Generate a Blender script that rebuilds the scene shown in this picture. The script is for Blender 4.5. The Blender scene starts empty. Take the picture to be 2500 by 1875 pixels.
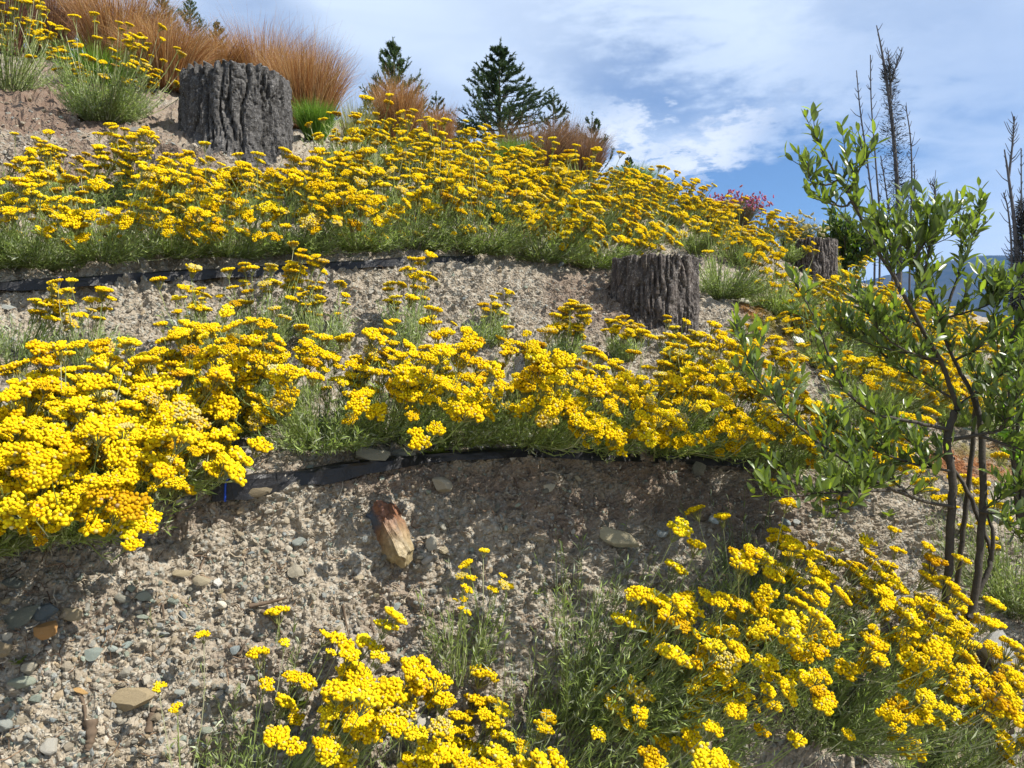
import bpy, math, random
import numpy as np
from mathutils import Vector, Matrix, Quaternion

RNG = np.random.default_rng(7)
scene = bpy.context.scene
COL = scene.collection

# ------------------------------------------------------------------ camera
F = 1888.0                     # focal length in photo pixels (photo is 2500 wide)
PITCH = math.radians(-2.0)
CAM = np.array([0.0, 0.0, 1.6])
FWD = np.array([0.0, math.cos(PITCH), math.sin(PITCH)])
UPV = np.array([0.0, -math.sin(PITCH), math.cos(PITCH)])
cam_d = bpy.data.cameras.new('camera')
cam_d.sensor_width = 36.0
cam_d.lens = F / 2500.0 * 36.0
cam_d.clip_start = 0.05
cam_d.clip_end = 30000.0
cam = bpy.data.objects.new('camera', cam_d)
cam.location = CAM
cam.rotation_euler = (math.pi / 2 + PITCH, 0, 0)
COL.objects.link(cam)
scene.camera = cam

# ------------------------------------------------------------------ light
SUN_DIR = np.array([0.62, -0.14, 0.77]); SUN_DIR /= np.linalg.norm(SUN_DIR)
sun_d = bpy.data.lights.new('sun', 'SUN')
sun_d.energy = 5.0
sun_d.angle = math.radians(0.53)
sun_d.color = (1.0, 0.95, 0.86)
sun = bpy.data.objects.new('sun', sun_d)
sun.rotation_euler = Vector(-SUN_DIR).to_track_quat('-Z', 'Y').to_euler()
sun.location = (6, 1, 9)
COL.objects.link(sun)

world = bpy.data.worlds.new('World')
scene.world = world
world.use_nodes = True
WT = world.node_tree
WT.nodes.clear()


class NG:
    """small helper to write node graphs"""
    def __init__(self, t): self.t = t
    def n(self, typ, **kw):
        x = self.t.nodes.new(typ)
        for k, v in kw.items(): setattr(x, k, v)
        return x
    def link(self, a, b): self.t.links.new(a, b)
    def put(self, sock, v):
        if isinstance(v, bpy.types.NodeSocket): self.link(v, sock)
        elif v is not None: sock.default_value = v
    def math(self, op, a, b=None, c=None, clamp=False):
        x = self.n('ShaderNodeMath', operation=op, use_clamp=clamp)
        self.put(x.inputs[0], a); self.put(x.inputs[1], b)
        if c is not None: self.put(x.inputs[2], c)
        return x.outputs[0]
    def mix(self, f, a, b, blend='MIX'):
        x = self.n('ShaderNodeMix', data_type='RGBA', blend_type=blend)
        self.put(x.inputs[0], f)
        for s, v in ((x.inputs[6], a), (x.inputs[7], b)):
            if isinstance(v, (tuple, list)): v = (v[0], v[1], v[2], 1.0)
            self.put(s, v)
        return x.outputs[2]
    def noise(self, vec, scale, detail=4, rough=0.5, dist=0.0):
        x = self.n('ShaderNodeTexNoise')
        if vec is not None: self.link(vec, x.inputs['Vector'])
        x.inputs['Scale'].default_value = scale; x.inputs['Detail'].default_value = detail
        x.inputs['Roughness'].default_value = rough; x.inputs['Distortion'].default_value = dist
        return x.outputs[0]
    def ramp(self, f, a, b, v0=0.0, v1=1.0, smooth=True):
        x = self.n('ShaderNodeMapRange', interpolation_type='SMOOTHSTEP' if smooth else 'LINEAR')
        self.put(x.inputs[0], f)
        x.inputs[1].default_value = a; x.inputs[2].default_value = b
        x.inputs[3].default_value = v0; x.inputs[4].default_value = v1
        return x.outputs[0]
    def mapping(self, vec, scale=(1, 1, 1), loc=(0, 0, 0), rot=(0, 0, 0)):
        x = self.n('ShaderNodeMapping')
        self.link(vec, x.inputs[0])
        x.inputs['Location'].default_value = loc; x.inputs['Scale'].default_value = scale; x.inputs['Rotation'].default_value = rot
        return x.outputs[0]


def build_sky():
    g = NG(WT)
    out = g.n('ShaderNodeOutputWorld'); bg = g.n('ShaderNodeBackground')
    sky = g.n('ShaderNodeTexSky', sky_type='NISHITA')
    sky.sun_disc = False
    sky.sun_elevation = math.asin(SUN_DIR[2])
    sky.sun_rotation = math.atan2(SUN_DIR[0], SUN_DIR[1])
    sky.altitude = 400; sky.air_density = 1.0; sky.dust_density = 0.15; sky.ozone_density = 2.0
    tc = g.n('ShaderNodeTexCoord')
    d = tc.outputs['Generated']
    sep = g.n('ShaderNodeSeparateXYZ'); g.link(d, sep.inputs[0])
    az = g.math('ARCTAN2', sep.outputs[0], sep.outputs[1])
    el = g.math('ARCSINE', sep.outputs[2])
    # wind-stretched noise fields over the whole dome
    comb = g.n('ShaderNodeCombineXYZ')
    g.link(az, comb.inputs[0]); g.link(g.math('MULTIPLY', el, 2.2), comb.inputs[1])
    ang = comb.outputs[0]
    n_big = g.noise(g.mapping(ang, (1, 1, 1), (3.1, 1.7, 0), (0, 0, 0.35)), 2.6, 2, 0.5, 0.6)
    n_mid = g.noise(g.mapping(ang, (0.7, 1.2, 1), (0.4, 5.2, 0), (0, 0, -0.45)), 7.0, 3, 0.55, 0.8)
    n_fine = g.noise(ang, 24.0, 4, 0.62, 0.0)
    warp1 = g.math('MULTIPLY', g.math('SUBTRACT', n_mid, 0.5), 0.22)
    warp2 = g.math('MULTIPLY', g.math('SUBTRACT', n_fine, 0.5), 0.10)

    def blob(px, py, sx, sy, tilt=0.0, w1=1.0, w2=1.0):
        a0 = math.atan((px - 1250) / F); e0 = math.atan((871 - py) / F * math.cos(a0))
        u = g.math('SUBTRACT', az, a0); v = g.math('SUBTRACT', el, e0)
        u = g.math('ADD', u, g.math('MULTIPLY', warp1, w1)); v = g.math('ADD', v, g.math('MULTIPLY', warp1, 0.5 * w1))
        u = g.math('ADD', u, g.math('MULTIPLY', warp2, w2)); v = g.math('ADD', v, g.math('MULTIPLY', warp2, w2))
        c, s = math.cos(tilt), math.sin(tilt)
        u2 = g.math('ADD', g.math('MULTIPLY', u, c), g.math('MULTIPLY', v, s))
        v2 = g.math('SUBTRACT', g.math('MULTIPLY', v, c), g.math('MULTIPLY', u, s))
        q = g.math('ADD', g.math('POWER', g.math('ABSOLUTE', g.math('DIVIDE', u2, sx / F)), 2.0),
                   g.math('POWER', g.math('ABSOLUTE', g.math('DIVIDE', v2, sy / F)), 2.0))
        return g.math('EXPONENT', g.math('MULTIPLY', q, -1.0))
    # high thin cloud veil: thick nearly everywhere, opened where the blue gap is
    veil = g.math('ADD', g.ramp(n_big, 0.30, 0.66, 0.50, 0.95), g.math('MULTIPLY', g.math('SUBTRACT', n_mid, 0.5), 0.42))
    gap = g.math('MAXIMUM', blob(1800, 480, 330, 150, 0.10), g.math('MULTIPLY', blob(1560, 215, 330, 110, -0.42), 0.55))
    gap = g.math('MAXIMUM', gap, g.math('MULTIPLY', blob(1500, 480, 330, 120, 0.0), 0.75))
    veil = g.math('SUBTRACT', veil, g.math('MULTIPLY', gap, 1.0))
    veil = g.math('ADD', veil, g.math('MULTIPLY', blob(1850, 180, 420, 110, -0.25), 0.35))
    veil = g.math('MULTIPLY', veil, 1.0, clamp=True)
    cum = g.math('MAXIMUM', blob(1540, 345, 150, 75, -0.45, 0.5, 1.6), blob(1740, 350, 190, 62, 0.22, 0.5, 1.7))
    cum = g.math('MAXIMUM', cum, g.math('MULTIPLY', blob(1620, 400, 160, 40, -0.2, 0.5, 1.7), 0.9))
    cum = g.ramp(g.math('ADD', cum, g.math('MULTIPLY', g.math('SUBTRACT', n_fine, 0.5), 0.8)), 0.30, 1.05)
    sky_c = g.mix(1.0, sky.outputs[0], (.56, .68, .80), 'MULTIPLY')
    c1 = g.mix(veil, sky_c, (5.1, 5.9, 7.0))
    shade = g.ramp(n_mid, 0.35, 0.7, 0.0, 1.0)
    c1 = g.mix(g.math('MULTIPLY', cum, 0.85), c1, g.mix(shade, (5.8, 6.3, 7.0), (6.8, 7.1, 7.4)))
    g.link(c1, bg.inputs[0]); bg.inputs[1].default_value = 0.085
    world.cycles.sampling_method = 'NONE'      # a broad even sky needs no importance map
    g.link(bg.outputs[0], out.inputs[0])


build_sky()
scene.view_settings.view_transform = 'Standard'
scene.view_settings.look = 'None'
scene.view_settings.gamma = 1.0
scene.view_settings.use_curve_mapping = False
scene.view_settings.exposure = 0.88
scene.cycles.max_bounces = 4
scene.cycles.diffuse_bounces = 2
scene.cycles.glossy_bounces = 2
scene.cycles.transmission_bounces = 2
scene.cycles.transparent_max_bounces = 4
scene.cycles.volume_bounces = 0
scene.cycles.use_denoising = True


# ------------------------------------------------------------------ helpers
def P(px, py, d):
    """the point that lies d metres ahead of the viewer in the direction of a photo position"""
    px = np.asarray(px, float); py = np.asarray(py, float); d = np.asarray(d, float)
    return CAM + d[..., None] * (FWD + ((px - 1250) / F)[..., None] * np.array([1.0, 0, 0]) + ((937.5 - py) / F)[..., None] * UPV)


def Q(p):
    """photo position and depth of a world point"""
    v = np.asarray(p) - CAM
    d = v @ FWD
    return 1250 + F * v[..., 0] / d, 937.5 - F * (v @ UPV) / d, d


_perm = np.random.default_rng(11).permutation(256).astype(np.int64)
_perm = np.concatenate([_perm, _perm, _perm])
_grad = np.random.default_rng(12).normal(size=(256, 3)); _grad /= np.linalg.norm(_grad, axis=1)[:, None]


def perlin(p):
    p = np.asarray(p, float)
    i = np.floor(p).astype(np.int64); f = p - i
    u = f * f * f * (f * (f * 6 - 15) + 10)
    i &= 255
    r = np.zeros(p.shape[0])
    for dx in (0, 1):
        wx = u[:, 0] if dx else 1 - u[:, 0]
        a = _perm[(i[:, 0] + dx) & 255]
        for dy in (0, 1):
            wy = wx * (u[:, 1] if dy else 1 - u[:, 1])
            b = _perm[a + ((i[:, 1] + dy) & 255)]
            for dz in (0, 1):
                w = wy * (u[:, 2] if dz else 1 - u[:, 2])
                g = _grad[_perm[b + ((i[:, 2] + dz) & 255)]]
                r += w * (g[:, 0] * (f[:, 0] - dx) + g[:, 1] * (f[:, 1] - dy) + g[:, 2] * (f[:, 2] - dz))
    return r * 1.6


def fbm(p, octs=4, gain=0.5):
    r = np.zeros(len(p)); a = 1.0
    for _ in range(octs):
        r += a * perlin(p); p = p * 2.03 + 7.1; a *= gain
    return r


def make_mesh(name, V, faces, mats, col=None, smooth=False, midx=None):
    """faces: one (N,k) index array or a list of them"""
    if isinstance(faces, np.ndarray): faces = [faces]
    faces = [np.asarray(f, np.int32) for f in faces if len(f)]
    me = bpy.data.meshes.new(name)
    V = np.asarray(V, np.float32)
    me.vertices.add(len(V)); me.vertices.foreach_set('co', V.ravel())
    nl = sum(f.size for f in faces); npol = sum(len(f) for f in faces)
    me.loops.add(nl); me.polygons.add(npol)
    me.loops.foreach_set('vertex_index', np.concatenate([f.ravel() for f in faces]))
    tot = np.concatenate([np.full(len(f), f.shape[1], np.int32) for f in faces])
    st = np.concatenate([[0], np.cumsum(tot)[:-1]]).astype(np.int32)
    me.polygons.foreach_set('loop_start', st)
    me.polygons.foreach_set('use_smooth', np.full(npol, bool(smooth)))
    for m in (mats if isinstance(mats, (list, tuple)) else [mats]): me.materials.append(m)
    if midx is not None: me.polygons.foreach_set('material_index', np.asarray(midx, np.int32))
    if col is not None:
        c = np.ones((len(V), 4), np.float32); c[:, :3] = col
        at = me.color_attributes.new('Col', 'FLOAT_COLOR', 'POINT'); at.data.foreach_set('color', c.ravel())
    me.update(calc_edges=True)
    return me


def obj(name, me, parent=None, loc=None, label=None, cat=None, group=None, kind=None):
    o = bpy.data.objects.new(name, me)
    COL.objects.link(o)
    if parent is not None: o.parent = parent
    if loc is not None: o.location = [float(v) for v in loc]
    if label: o['label'] = label
    if cat: o['category'] = cat
    if group: o['group'] = group
    if kind: o['kind'] = kind
    return o


def nrm(v):
    v = np.asarray(v, float)
    return v / np.maximum(np.linalg.norm(v, axis=-1, keepdims=True), 1e-9)


def frames(z, spin=None):
    """rotation matrices (N,3,3), columns x,y,z, whose z axis is the given direction"""
    z = nrm(z); n = len(z)
    a = np.where(np.abs(z[:, 2:3]) < 0.95, np.array([[0, 0, 1.0]]), np.array([[1.0, 0, 0]]))
    x = nrm(np.cross(a, z)); y = np.cross(z, x)
    if spin is None: spin = RNG.uniform(0, 2 * np.pi, n)
    c, s = np.cos(spin)[:, None], np.sin(spin)[:, None]
    x2 = x * c + y * s; y2 = -x * s + y * c
    return np.stack([x2, y2, z], axis=2)


def scatter(TV, TF, Rm, S, T, jitter=0.0):
    """copies of a template (k verts) -> joined verts and faces"""
    n, k = len(T), len(TV)
    loc = TV[None] * (S[:, None, :] if S.ndim == 2 else S[:, None, None])
    if jitter: loc = loc * (1 + RNG.uniform(-jitter, jitter, (n, k, 1)))
    V = np.einsum('nij,nkj->nki', Rm, loc) + T[:, None, :]
    Fa = TF[None] + (np.arange(n) * k)[:, None, None]
    return V.reshape(-1, 3), Fa.reshape(-1, TF.shape[1])


def tubes(paths, radii, sides=3):
    """paths (N,m,3), radii (N,m) -> tube verts and quads"""
    N, m, _ = paths.shape
    tan = np.gradient(paths, axis=1); tan = nrm(tan)
    ref = np.where(np.abs(tan[..., 2:3]) < 0.9, np.array([0, 0, 1.0]), np.array([1.0, 0, 0]))
    a = nrm(np.cross(ref, tan)); b = np.cross(tan, a)
    ang = np.arange(sides) * 2 * np.pi / sides
    V = paths[:, :, None] + radii[:, :, None, None] * (a[:, :, None] * np.cos(ang)[None, None, :, None] + b[:, :, None] * np.sin(ang)[None, None, :, None])
    base = (np.arange(N)[:, None, None] * m + np.arange(m - 1)[None, :, None]) * sides
    s = np.arange(sides)[None, None]; s2 = (s + 1) % sides
    q = np.stack([base + s, base + s2, base + sides + s2, base + sides + s], axis=-1)
    return V.reshape(-1, 3), q.reshape(-1, 4)


def resample(pts, m):
    """smooth polyline through the points, m samples (Catmull-Rom)"""
    pts = np.asarray(pts, float)
    p = np.vstack([2 * pts[0] - pts[1], pts, 2 * pts[-1] - pts[-2]])
    t = np.linspace(0, len(pts) - 1 - 1e-6, m); i = t.astype(int); f = (t - i)[:, None]
    a, b, c, d = p[i], p[i + 1], p[i + 2], p[i + 3]
    return 0.5 * (2 * b + (c - a) * f + (2 * a - 5 * b + 4 * c - d) * f ** 2 + (3 * b - a - 3 * c + d) * f ** 3)


def icosphere(sub=1):
    t = (1 + 5 ** 0.5) / 2
    V = np.array([[-1, t, 0], [1, t, 0], [-1, -t, 0], [1, -t, 0], [0, -1, t], [0, 1, t], [0, -1, -t], [0, 1, -t], [t, 0, -1], [t, 0, 1], [-t, 0, -1], [-t, 0, 1]], float)
    Fc = [[0, 11, 5], [0, 5, 1], [0, 1, 7], [0, 7, 10], [0, 10, 11], [1, 5, 9], [5, 11, 4], [11, 10, 2], [10, 7, 6], [7, 1, 8], [3, 9, 4], [3, 4, 2], [3, 2, 6], [3, 6, 8], [3, 8, 9], [4, 9, 5], [2, 4, 11], [6, 2, 10], [8, 6, 7], [9, 8, 1]]
    V = nrm(V)
    for _ in range(sub):
        V = list(map(tuple, V)); mid = {}; F2 = []
        def mp(a, b):
            k = (min(a, b), max(a, b))
            if k not in mid:
                v = np.array(V[a]) + np.array(V[b]); v /= np.linalg.norm(v); V.append(tuple(v)); mid[k] = len(V) - 1
            return mid[k]
        for a, b, c in Fc:
            x, y, z = mp(a, b), mp(b, c), mp(c, a)
            F2 += [[a, x, z], [b, y, x], [c, z, y], [x, y, z]]
        Fc = F2; V = np.array(V)
    return np.array(V), np.array(Fc, np.int32)


ICO0, ICO1, ICO2, ICO3 = icosphere(0), icosphere(1), icosphere(2), icosphere(3)
OCT = (np.array([[1, 0, 0], [-1, 0, 0], [0, 1, 0], [0, -1, 0], [0, 0, 1], [0, 0, -1.0]]),
       np.array([[0, 2, 4], [2, 1, 4], [1, 3, 4], [3, 0, 4], [2, 0, 5], [1, 2, 5], [3, 1, 5], [0, 3, 5]], np.int32))


# ------------------------------------------------------------------ materials
def new_mat(name):
    m = bpy.data.materials.new(name); m.use_nodes = True
    t = m.node_tree; t.nodes.clear(); g = NG(t)
    out = g.n('ShaderNodeOutputMaterial')
    return m, g, out


def leafy(name, tint=(1, 1, 1), transl=0.35, rough=0.55, spec=0.25, tcol=(1.3, 1.5, 0.5), hue_var=0.0, obj_var=0.0):
    """colour from the 'Col' attribute, some light passing through"""
    m, g, out = new_mat(name)
    at = g.n('ShaderNodeAttribute', attribute_name='Col')
    c = g.mix(1.0, at.outputs[0], tint, 'MULTIPLY')
    if obj_var:
        oi = g.n('ShaderNodeObjectInfo')
        c = g.mix(1.0, c, g.mix(oi.outputs['Random'], (1 - obj_var,) * 3, (1 + obj_var, 1 + obj_var, 1 + obj_var * 0.6)), 'MULTIPLY')
    p = g.n('ShaderNodeBsdfPrincipled')
    g.link(c, p.inputs['Base Color']); p.inputs['Roughness'].default_value = rough; p.inputs['Specular IOR Level'].default_value = spec
    tr = g.n('ShaderNodeBsdfTranslucent'); g.link(g.mix(1.0, c, tcol, 'MULTIPLY'), tr.inputs[0])
    mx = g.n('ShaderNodeMixShader'); mx.inputs[0].default_value = transl
    g.link(p.outputs[0], mx.inputs[1]); g.link(tr.outputs[0], mx.inputs[2]); g.link(mx.outputs[0], out.inputs[0])
    return m


def mat_flower():
    m, g, out = new_mat('yellow_florets')
    at = g.n('ShaderNodeAttribute', attribute_name='Col')
    oi = g.n('ShaderNodeObjectInfo')
    rnd = oi.outputs['Random']
    # each head at its own stage: fresh lemon, full yellow, ageing ochre
    tint = g.mix(g.ramp(rnd, 0.0, 0.25), (1.0, 1.10, 1.6), (1, 1, 1))
    tint = g.mix(g.ramp(rnd, 0.70, 0.92), tint, (.94, .86, .8))
    tint = g.mix(g.ramp(rnd, 0.95, 0.98), tint, (.74, .60, .9))
    c = g.mix(1.0, at.outputs[0], tint, 'MULTIPLY')
    tc = g.n('ShaderNodeTexCoord').outputs['Object']
    f = g.noise(tc, 22.0, 2, 0.6)
    c = g.mix(1.0, c, g.mix(f, (.80, .74, .7), (1.15, 1.18, 1.2)), 'MULTIPLY')
    d = g.n('ShaderNodeBsdfDiffuse'); g.link(c, d.inputs[0])
    tr = g.n('ShaderNodeBsdfTranslucent'); g.link(g.mix(1.0, c, (1.1, .95, .5), 'MULTIPLY'), tr.inputs[0])
    mx = g.n('ShaderNodeMixShader'); mx.inputs[0].default_value = .28
    g.link(d.outputs[0], mx.inputs[1]); g.link(tr.outputs[0], mx.inputs[2]); g.link(mx.outputs[0], out.inputs[0])
    return m


def mat_soil():
    m, g, out = new_mat('dry_soil')
    at = g.n('ShaderNodeAttribute', attribute_name='Col')
    sep = g.n('ShaderNodeSeparateColor'); g.link(at.outputs[0], sep.inputs[0])
    tc = g.n('ShaderNodeTexCoord').outputs['Object']
    a = g.noise(tc, 2.3, 3, 0.6); b = g.noise(tc, 19.0, 4, 0.65); c = g.noise(tc, 130.0, 3, 0.7); v = g.n('ShaderNodeTexVoronoi')
    g.link(tc, v.inputs['Vector']); v.inputs['Scale'].default_value = 95.0; v.inputs['Randomness'].default_value = 1.0
    col = g.mix(g.ramp(a, 0.3, 0.7), (0.262, 0.222, 0.168), (0.195, 0.162, 0.122))
    col = g.mix(g.ramp(b, 0.42, 0.72), col, (0.325, 0.28, 0.218))
    col = g.mix(g.ramp(b, 0.48, 0.28), col, (0.150, 0.115, 0.082))
    col = g.mix(g.ramp(c, 0.35, 0.75, 0.0, 0.6), col, (0.36, 0.315, 0.25))
    sc = g.n('ShaderNodeSeparateColor'); g.link(v.outputs['Color'], sc.inputs[0])
    col = g.mix(g.ramp(sc.outputs[0], 0.80, 0.84, 0, 0.55), col, (0.30, 0.31, 0.28))
    col = g.mix(g.ramp(sc.outputs[1], 0.88, 0.91, 0, 0.6), col, (0.42, 0.38, 0.31))
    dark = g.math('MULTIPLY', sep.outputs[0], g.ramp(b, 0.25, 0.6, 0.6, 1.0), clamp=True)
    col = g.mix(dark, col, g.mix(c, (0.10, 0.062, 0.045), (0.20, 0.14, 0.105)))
    moss = g.math('MULTIPLY', sep.outputs[1], g.ramp(b, 0.3, 0.55, 0.3, 1.0), clamp=True)
    col = g.mix(moss, col, g.mix(g.ramp(a, 0.35, 0.65), (0.24, 0.085, 0.025), (0.13, 0.115, 0.03)))
    p = g.n('ShaderNodeBsdfPrincipled'); g.link(col, p.inputs['Base Color']); p.inputs['Roughness'].default_value = 0.95
    p.inputs['Specular IOR Level'].default_value = 0.1
    h = g.math('ADD', g.math('MULTIPLY', c, 0.6), g.math('ADD', g.math('MULTIPLY', b, 1.2), g.math('MULTIPLY', v.outputs['Distance'], -0.8)))
    bp = g.n('ShaderNodeBump'); bp.inputs['Strength'].default_value = 0.9; bp.inputs['Distance'].default_value = 0.009
    g.link(h, bp.inputs['Height']); g.link(bp.outputs[0], p.inputs['Normal']); g.link(p.outputs[0], out.inputs[0])
    return m


def mat_rock(name='stone'):
    """colour from Col attribute or object colour, schist grain"""
    m, g, out = new_mat(name)
    oi = g.n('ShaderNodeObjectInfo')
    tc = g.n('ShaderNodeTexCoord').outputs['Object']
    a = g.noise(g.mapping(tc, (1, 1, 3.5)), 30.0, 6, 0.65, 0.5); b = g.noise(tc, 160.0, 4, 0.7)
    k = g.noise(tc, 9.0, 4, 0.6, 0.8)
    col = g.mix(g.ramp(a, 0.3, 0.7), g.mix(1.0, oi.outputs['Color'], (0.66, 0.64, 0.6), 'MULTIPLY'), g.mix(1.0, oi.outputs['Color'], (1.2, 1.18, 1.12), 'MULTIPLY'))
    col = g.mix(g.ramp(k, 0.55, 0.72, 0, 0.55), col, (0.33, 0.26, 0.18))
    col = g.mix(g.ramp(b, 0.55, 0.8, 0, 0.3), col, (0.6, 0.57, 0.5))
    p = g.n('ShaderNodeBsdfPrincipled'); g.link(col, p.inputs['Base Color']); p.inputs['Roughness'].default_value = 0.8
    p.inputs['Specular IOR Level'].default_value = 0.25
    bp = g.n('ShaderNodeBump'); bp.inputs['Strength'].default_value = 0.6; bp.inputs['Distance'].default_value = 0.004
    g.link(g.math('ADD', a, g.math('MULTIPLY', b, 0.4)), bp.inputs['Height']); g.link(bp.outputs[0], p.inputs['Normal'])
    g.link(p.outputs[0], out.inputs[0])
    return m


def mat_rust_rock():
    m, g, out = new_mat('rusty_stone')
    tc = g.n('ShaderNodeTexCoord').outputs['Object']
    sep = g.n('ShaderNodeSeparateXYZ'); g.link(tc, sep.inputs[0])
    a = g.noise(g.mapping(tc, (3, 3, 1)), 26.0, 6, 0.65, 0.6); b = g.noise(tc, 140.0, 4, 0.7); k = g.noise(tc, 16.0, 3, 0.6, 0.6)
    h = g.math('ADD', g.math('MULTIPLY', sep.outputs[1], .85), g.math('MULTIPLY', g.math('SUBTRACT', k, 0.5), 0.07))
    col = g.mix(g.ramp(a, 0.3, 0.7), (0.20, 0.155, 0.08), (0.36, 0.29, 0.17))
    rust = g.mix(g.ramp(a, 0.3, 0.65), (0.075, 0.032, 0.020), (0.20, 0.082, 0.038))
    col = g.mix(g.ramp(h, -0.06, 0.06), col, rust)
    col = g.mix(g.math('MULTIPLY', g.ramp(h, 0.02, 0.04), g.ramp(sep.outputs[0], -0.014, -0.026)), col, (0.055, 0.065, 0.085))
    p = g.n('ShaderNodeBsdfPrincipled'); g.link(col, p.inputs['Base Color']); p.inputs['Roughness'].default_value = 0.55
    bp = g.n('ShaderNodeBump'); bp.inputs['Strength'].default_value = 0.7; bp.inputs['Distance'].default_value = 0.005
    g.link(g.math('ADD', a, g.math('MULTIPLY', b, 0.3)), bp.inputs['Height']); g.link(bp.outputs[0], p.inputs['Normal'])
    g.link(p.outputs[0], out.inputs[0])
    return m


def mat_vcol(name, rough=0.9, spec=0.15, bump=0.0, scale=60.0, var=0.25):
    m, g, out = new_mat(name)
    at = g.n('ShaderNodeAttribute', attribute_name='Col')
    tc = g.n('ShaderNodeTexCoord').outputs['Object']
    a = g.noise(tc, scale, 5, 0.6)
    c = g.mix(1.0, at.outputs[0], g.mix(a, (1 - var * 2,) * 3, (1 + var * 2,) * 3), 'MULTIPLY')
    p = g.n('ShaderNodeBsdfPrincipled'); g.link(c, p.inputs['Base Color']); p.inputs['Roughness'].default_value = rough; p.inputs['Specular IOR Level'].default_value = spec
    if bump:
        bp = g.n('ShaderNodeBump'); bp.inputs['Strength'].default_value = 0.8; bp.inputs['Distance'].default_value = bump
        g.link(a, bp.inputs['Height']); g.link(bp.outputs[0], p.inputs['Normal'])
    g.link(p.outputs[0], out.inputs[0])
    return m


def mat_bark(name, c0, c1, c2, scale=1.0):
    m, g, out = new_mat(name)
    tc = g.n('ShaderNodeTexCoord').outputs['Object']
    at = g.n('ShaderNodeAttribute', attribute_name='Col')
    sep = g.n('ShaderNodeSeparateColor'); g.link(at.outputs[0], sep.inputs[0])
    a = g.noise(g.mapping(tc, (1, 1, 0.3)), 22 * scale, 8, 0.7, 0.6); b = g.noise(tc, 120 * scale, 6, 0.72)
    k = g.noise(g.mapping(tc, (1, 1, 0.6)), 45 * scale, 5, 0.6, 1.2)
    col = g.mix(g.ramp(a, 0.32, 0.68), c0, c1)
    col = g.mix(g.math('MULTIPLY', g.ramp(b, 0.45, 0.72), g.ramp(k, 0.4, 0.62)), col, c2)
    col = g.mix(g.math('MULTIPLY', sep.outputs[0], 0.8), col, (c0[0] * 0.5, c0[1] * 0.48, c0[2] * 0.45))
    p = g.n('ShaderNodeBsdfPrincipled'); g.link(col, p.inputs['Base Color']); p.inputs['Roughness'].default_value = 0.75; p.inputs['Specular IOR Level'].default_value = 0.3
    bp = g.n('ShaderNodeBump'); bp.inputs['Strength'].default_value = 1.0; bp.inputs['Distance'].default_value = 0.008
    g.link(g.math('ADD', g.math('MULTIPLY', b, 0.5), k), bp.inputs['Height']); g.link(bp.outputs[0], p.inputs['Normal'])
    g.link(p.outputs[0], out.inputs[0])
    return m


def mat_plain(name, c, rough=0.6, spec=0.4, var=0.15, scale=30.0, bump=0.0):
    m, g, out = new_mat(name)
    tc = g.n('ShaderNodeTexCoord').outputs['Object']
    a = g.noise(tc, scale, 5, 0.6)
    col = g.mix(a, tuple(x * (1 - 2 * var) for x in c), tuple(x * (1 + 2 * var) for x in c))
    p = g.n('ShaderNodeBsdfPrincipled'); g.link(col, p.inputs['Base Color']); p.inputs['Roughness'].default_value = rough; p.inputs['Specular IOR Level'].default_value = spec
    if bump:
        bp = g.n('ShaderNodeBump'); bp.inputs['Strength'].default_value = 0.7; bp.inputs['Distance'].default_value = bump
        g.link(a, bp.inputs['Height']); g.link(bp.outputs[0], p.inputs['Normal'])
    g.link(p.outputs[0], out.inputs[0])
    return m


def mat_mountain():
    m, g, out = new_mat('mountain_slope')
    tc = g.n('ShaderNodeTexCoord').outputs['Object']
    a = g.noise(tc, 0.004, 8, 0.6, 0.5)
    col = g.mix(g.ramp(a, 0.35, 0.65), (0.020, 0.030, 0.024), (0.06, 0.058, 0.042))
    p = g.n('ShaderNodeBsdfPrincipled'); g.link(col, p.inputs['Base Color']); p.inputs['Roughness'].default_value = 1.0; p.inputs['Specular IOR Level'].default_value = 0.0
    g.link(p.outputs[0], out.inputs[0])
    return m


M_SOIL = mat_soil()
M_ROCK = mat_rock()
M_RUST = mat_rust_rock()
M_GRAVEL = mat_vcol('gravel', 0.9, 0.15, 0.003, 180.0, 0.22)
M_FOL = leafy('curry_foliage', (1, 1, 1), 0.42, 0.55, 0.2, (1.15, 1.25, 0.6))
M_FLOWER = mat_flower()
M_GRASS = leafy('grass_blades', (1, 1, 1), 0.35, 0.5, 0.25, (1.2, 1.1, 0.7))
M_NEEDLE = leafy('conifer_needles', (1, 1, 1), 0.15, 0.6, 0.2, (1.1, 1.3, 0.6))
M_OLIVE = leafy('olive_leaf', (1, 1, 1), 0.38, 0.34, 0.5, (1.6, 1.7, 0.40), obj_var=0.28)
M_OBARK = mat_plain('olive_bark', (0.055, 0.047, 0.037), 0.75, 0.25, 0.25, 90.0, 0.004)
M_STUMP = mat_bark('charred_bark', (0.030, 0.028, 0.027), (0.085, 0.080, 0.076), (0.30, 0.29, 0.28))
M_STUMP2 = mat_bark('weathered_bark', (0.035, 0.029, 0.026), (0.10, 0.08, 0.07), (0.42, 0.385, 0.345))
M_CUT = mat_plain('cut_wood', (0.12, 0.105, 0.09), 0.9, 0.1, 0.3, 40.0, 0.004)
M_PLASTIC = mat_plain('black_plastic', (0.010, 0.010, 0.012), 0.45, 0.4, 0.2, 30.0, 0.008)
M_TIE = mat_plain('blue_cord', (0.01, 0.06, 0.45), 0.5, 0.4, 0.1)
M_TWIG = mat_plain('dead_twig', (0.12, 0.088, 0.062), 0.9, 0.1, 0.3, 80.0, 0.002)
M_DEAD = mat_plain('bare_grey_wood', (0.085, 0.082, 0.085), 0.9, 0.1, 0.2, 8.0)
M_MOUNT = mat_mountain()

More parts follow.
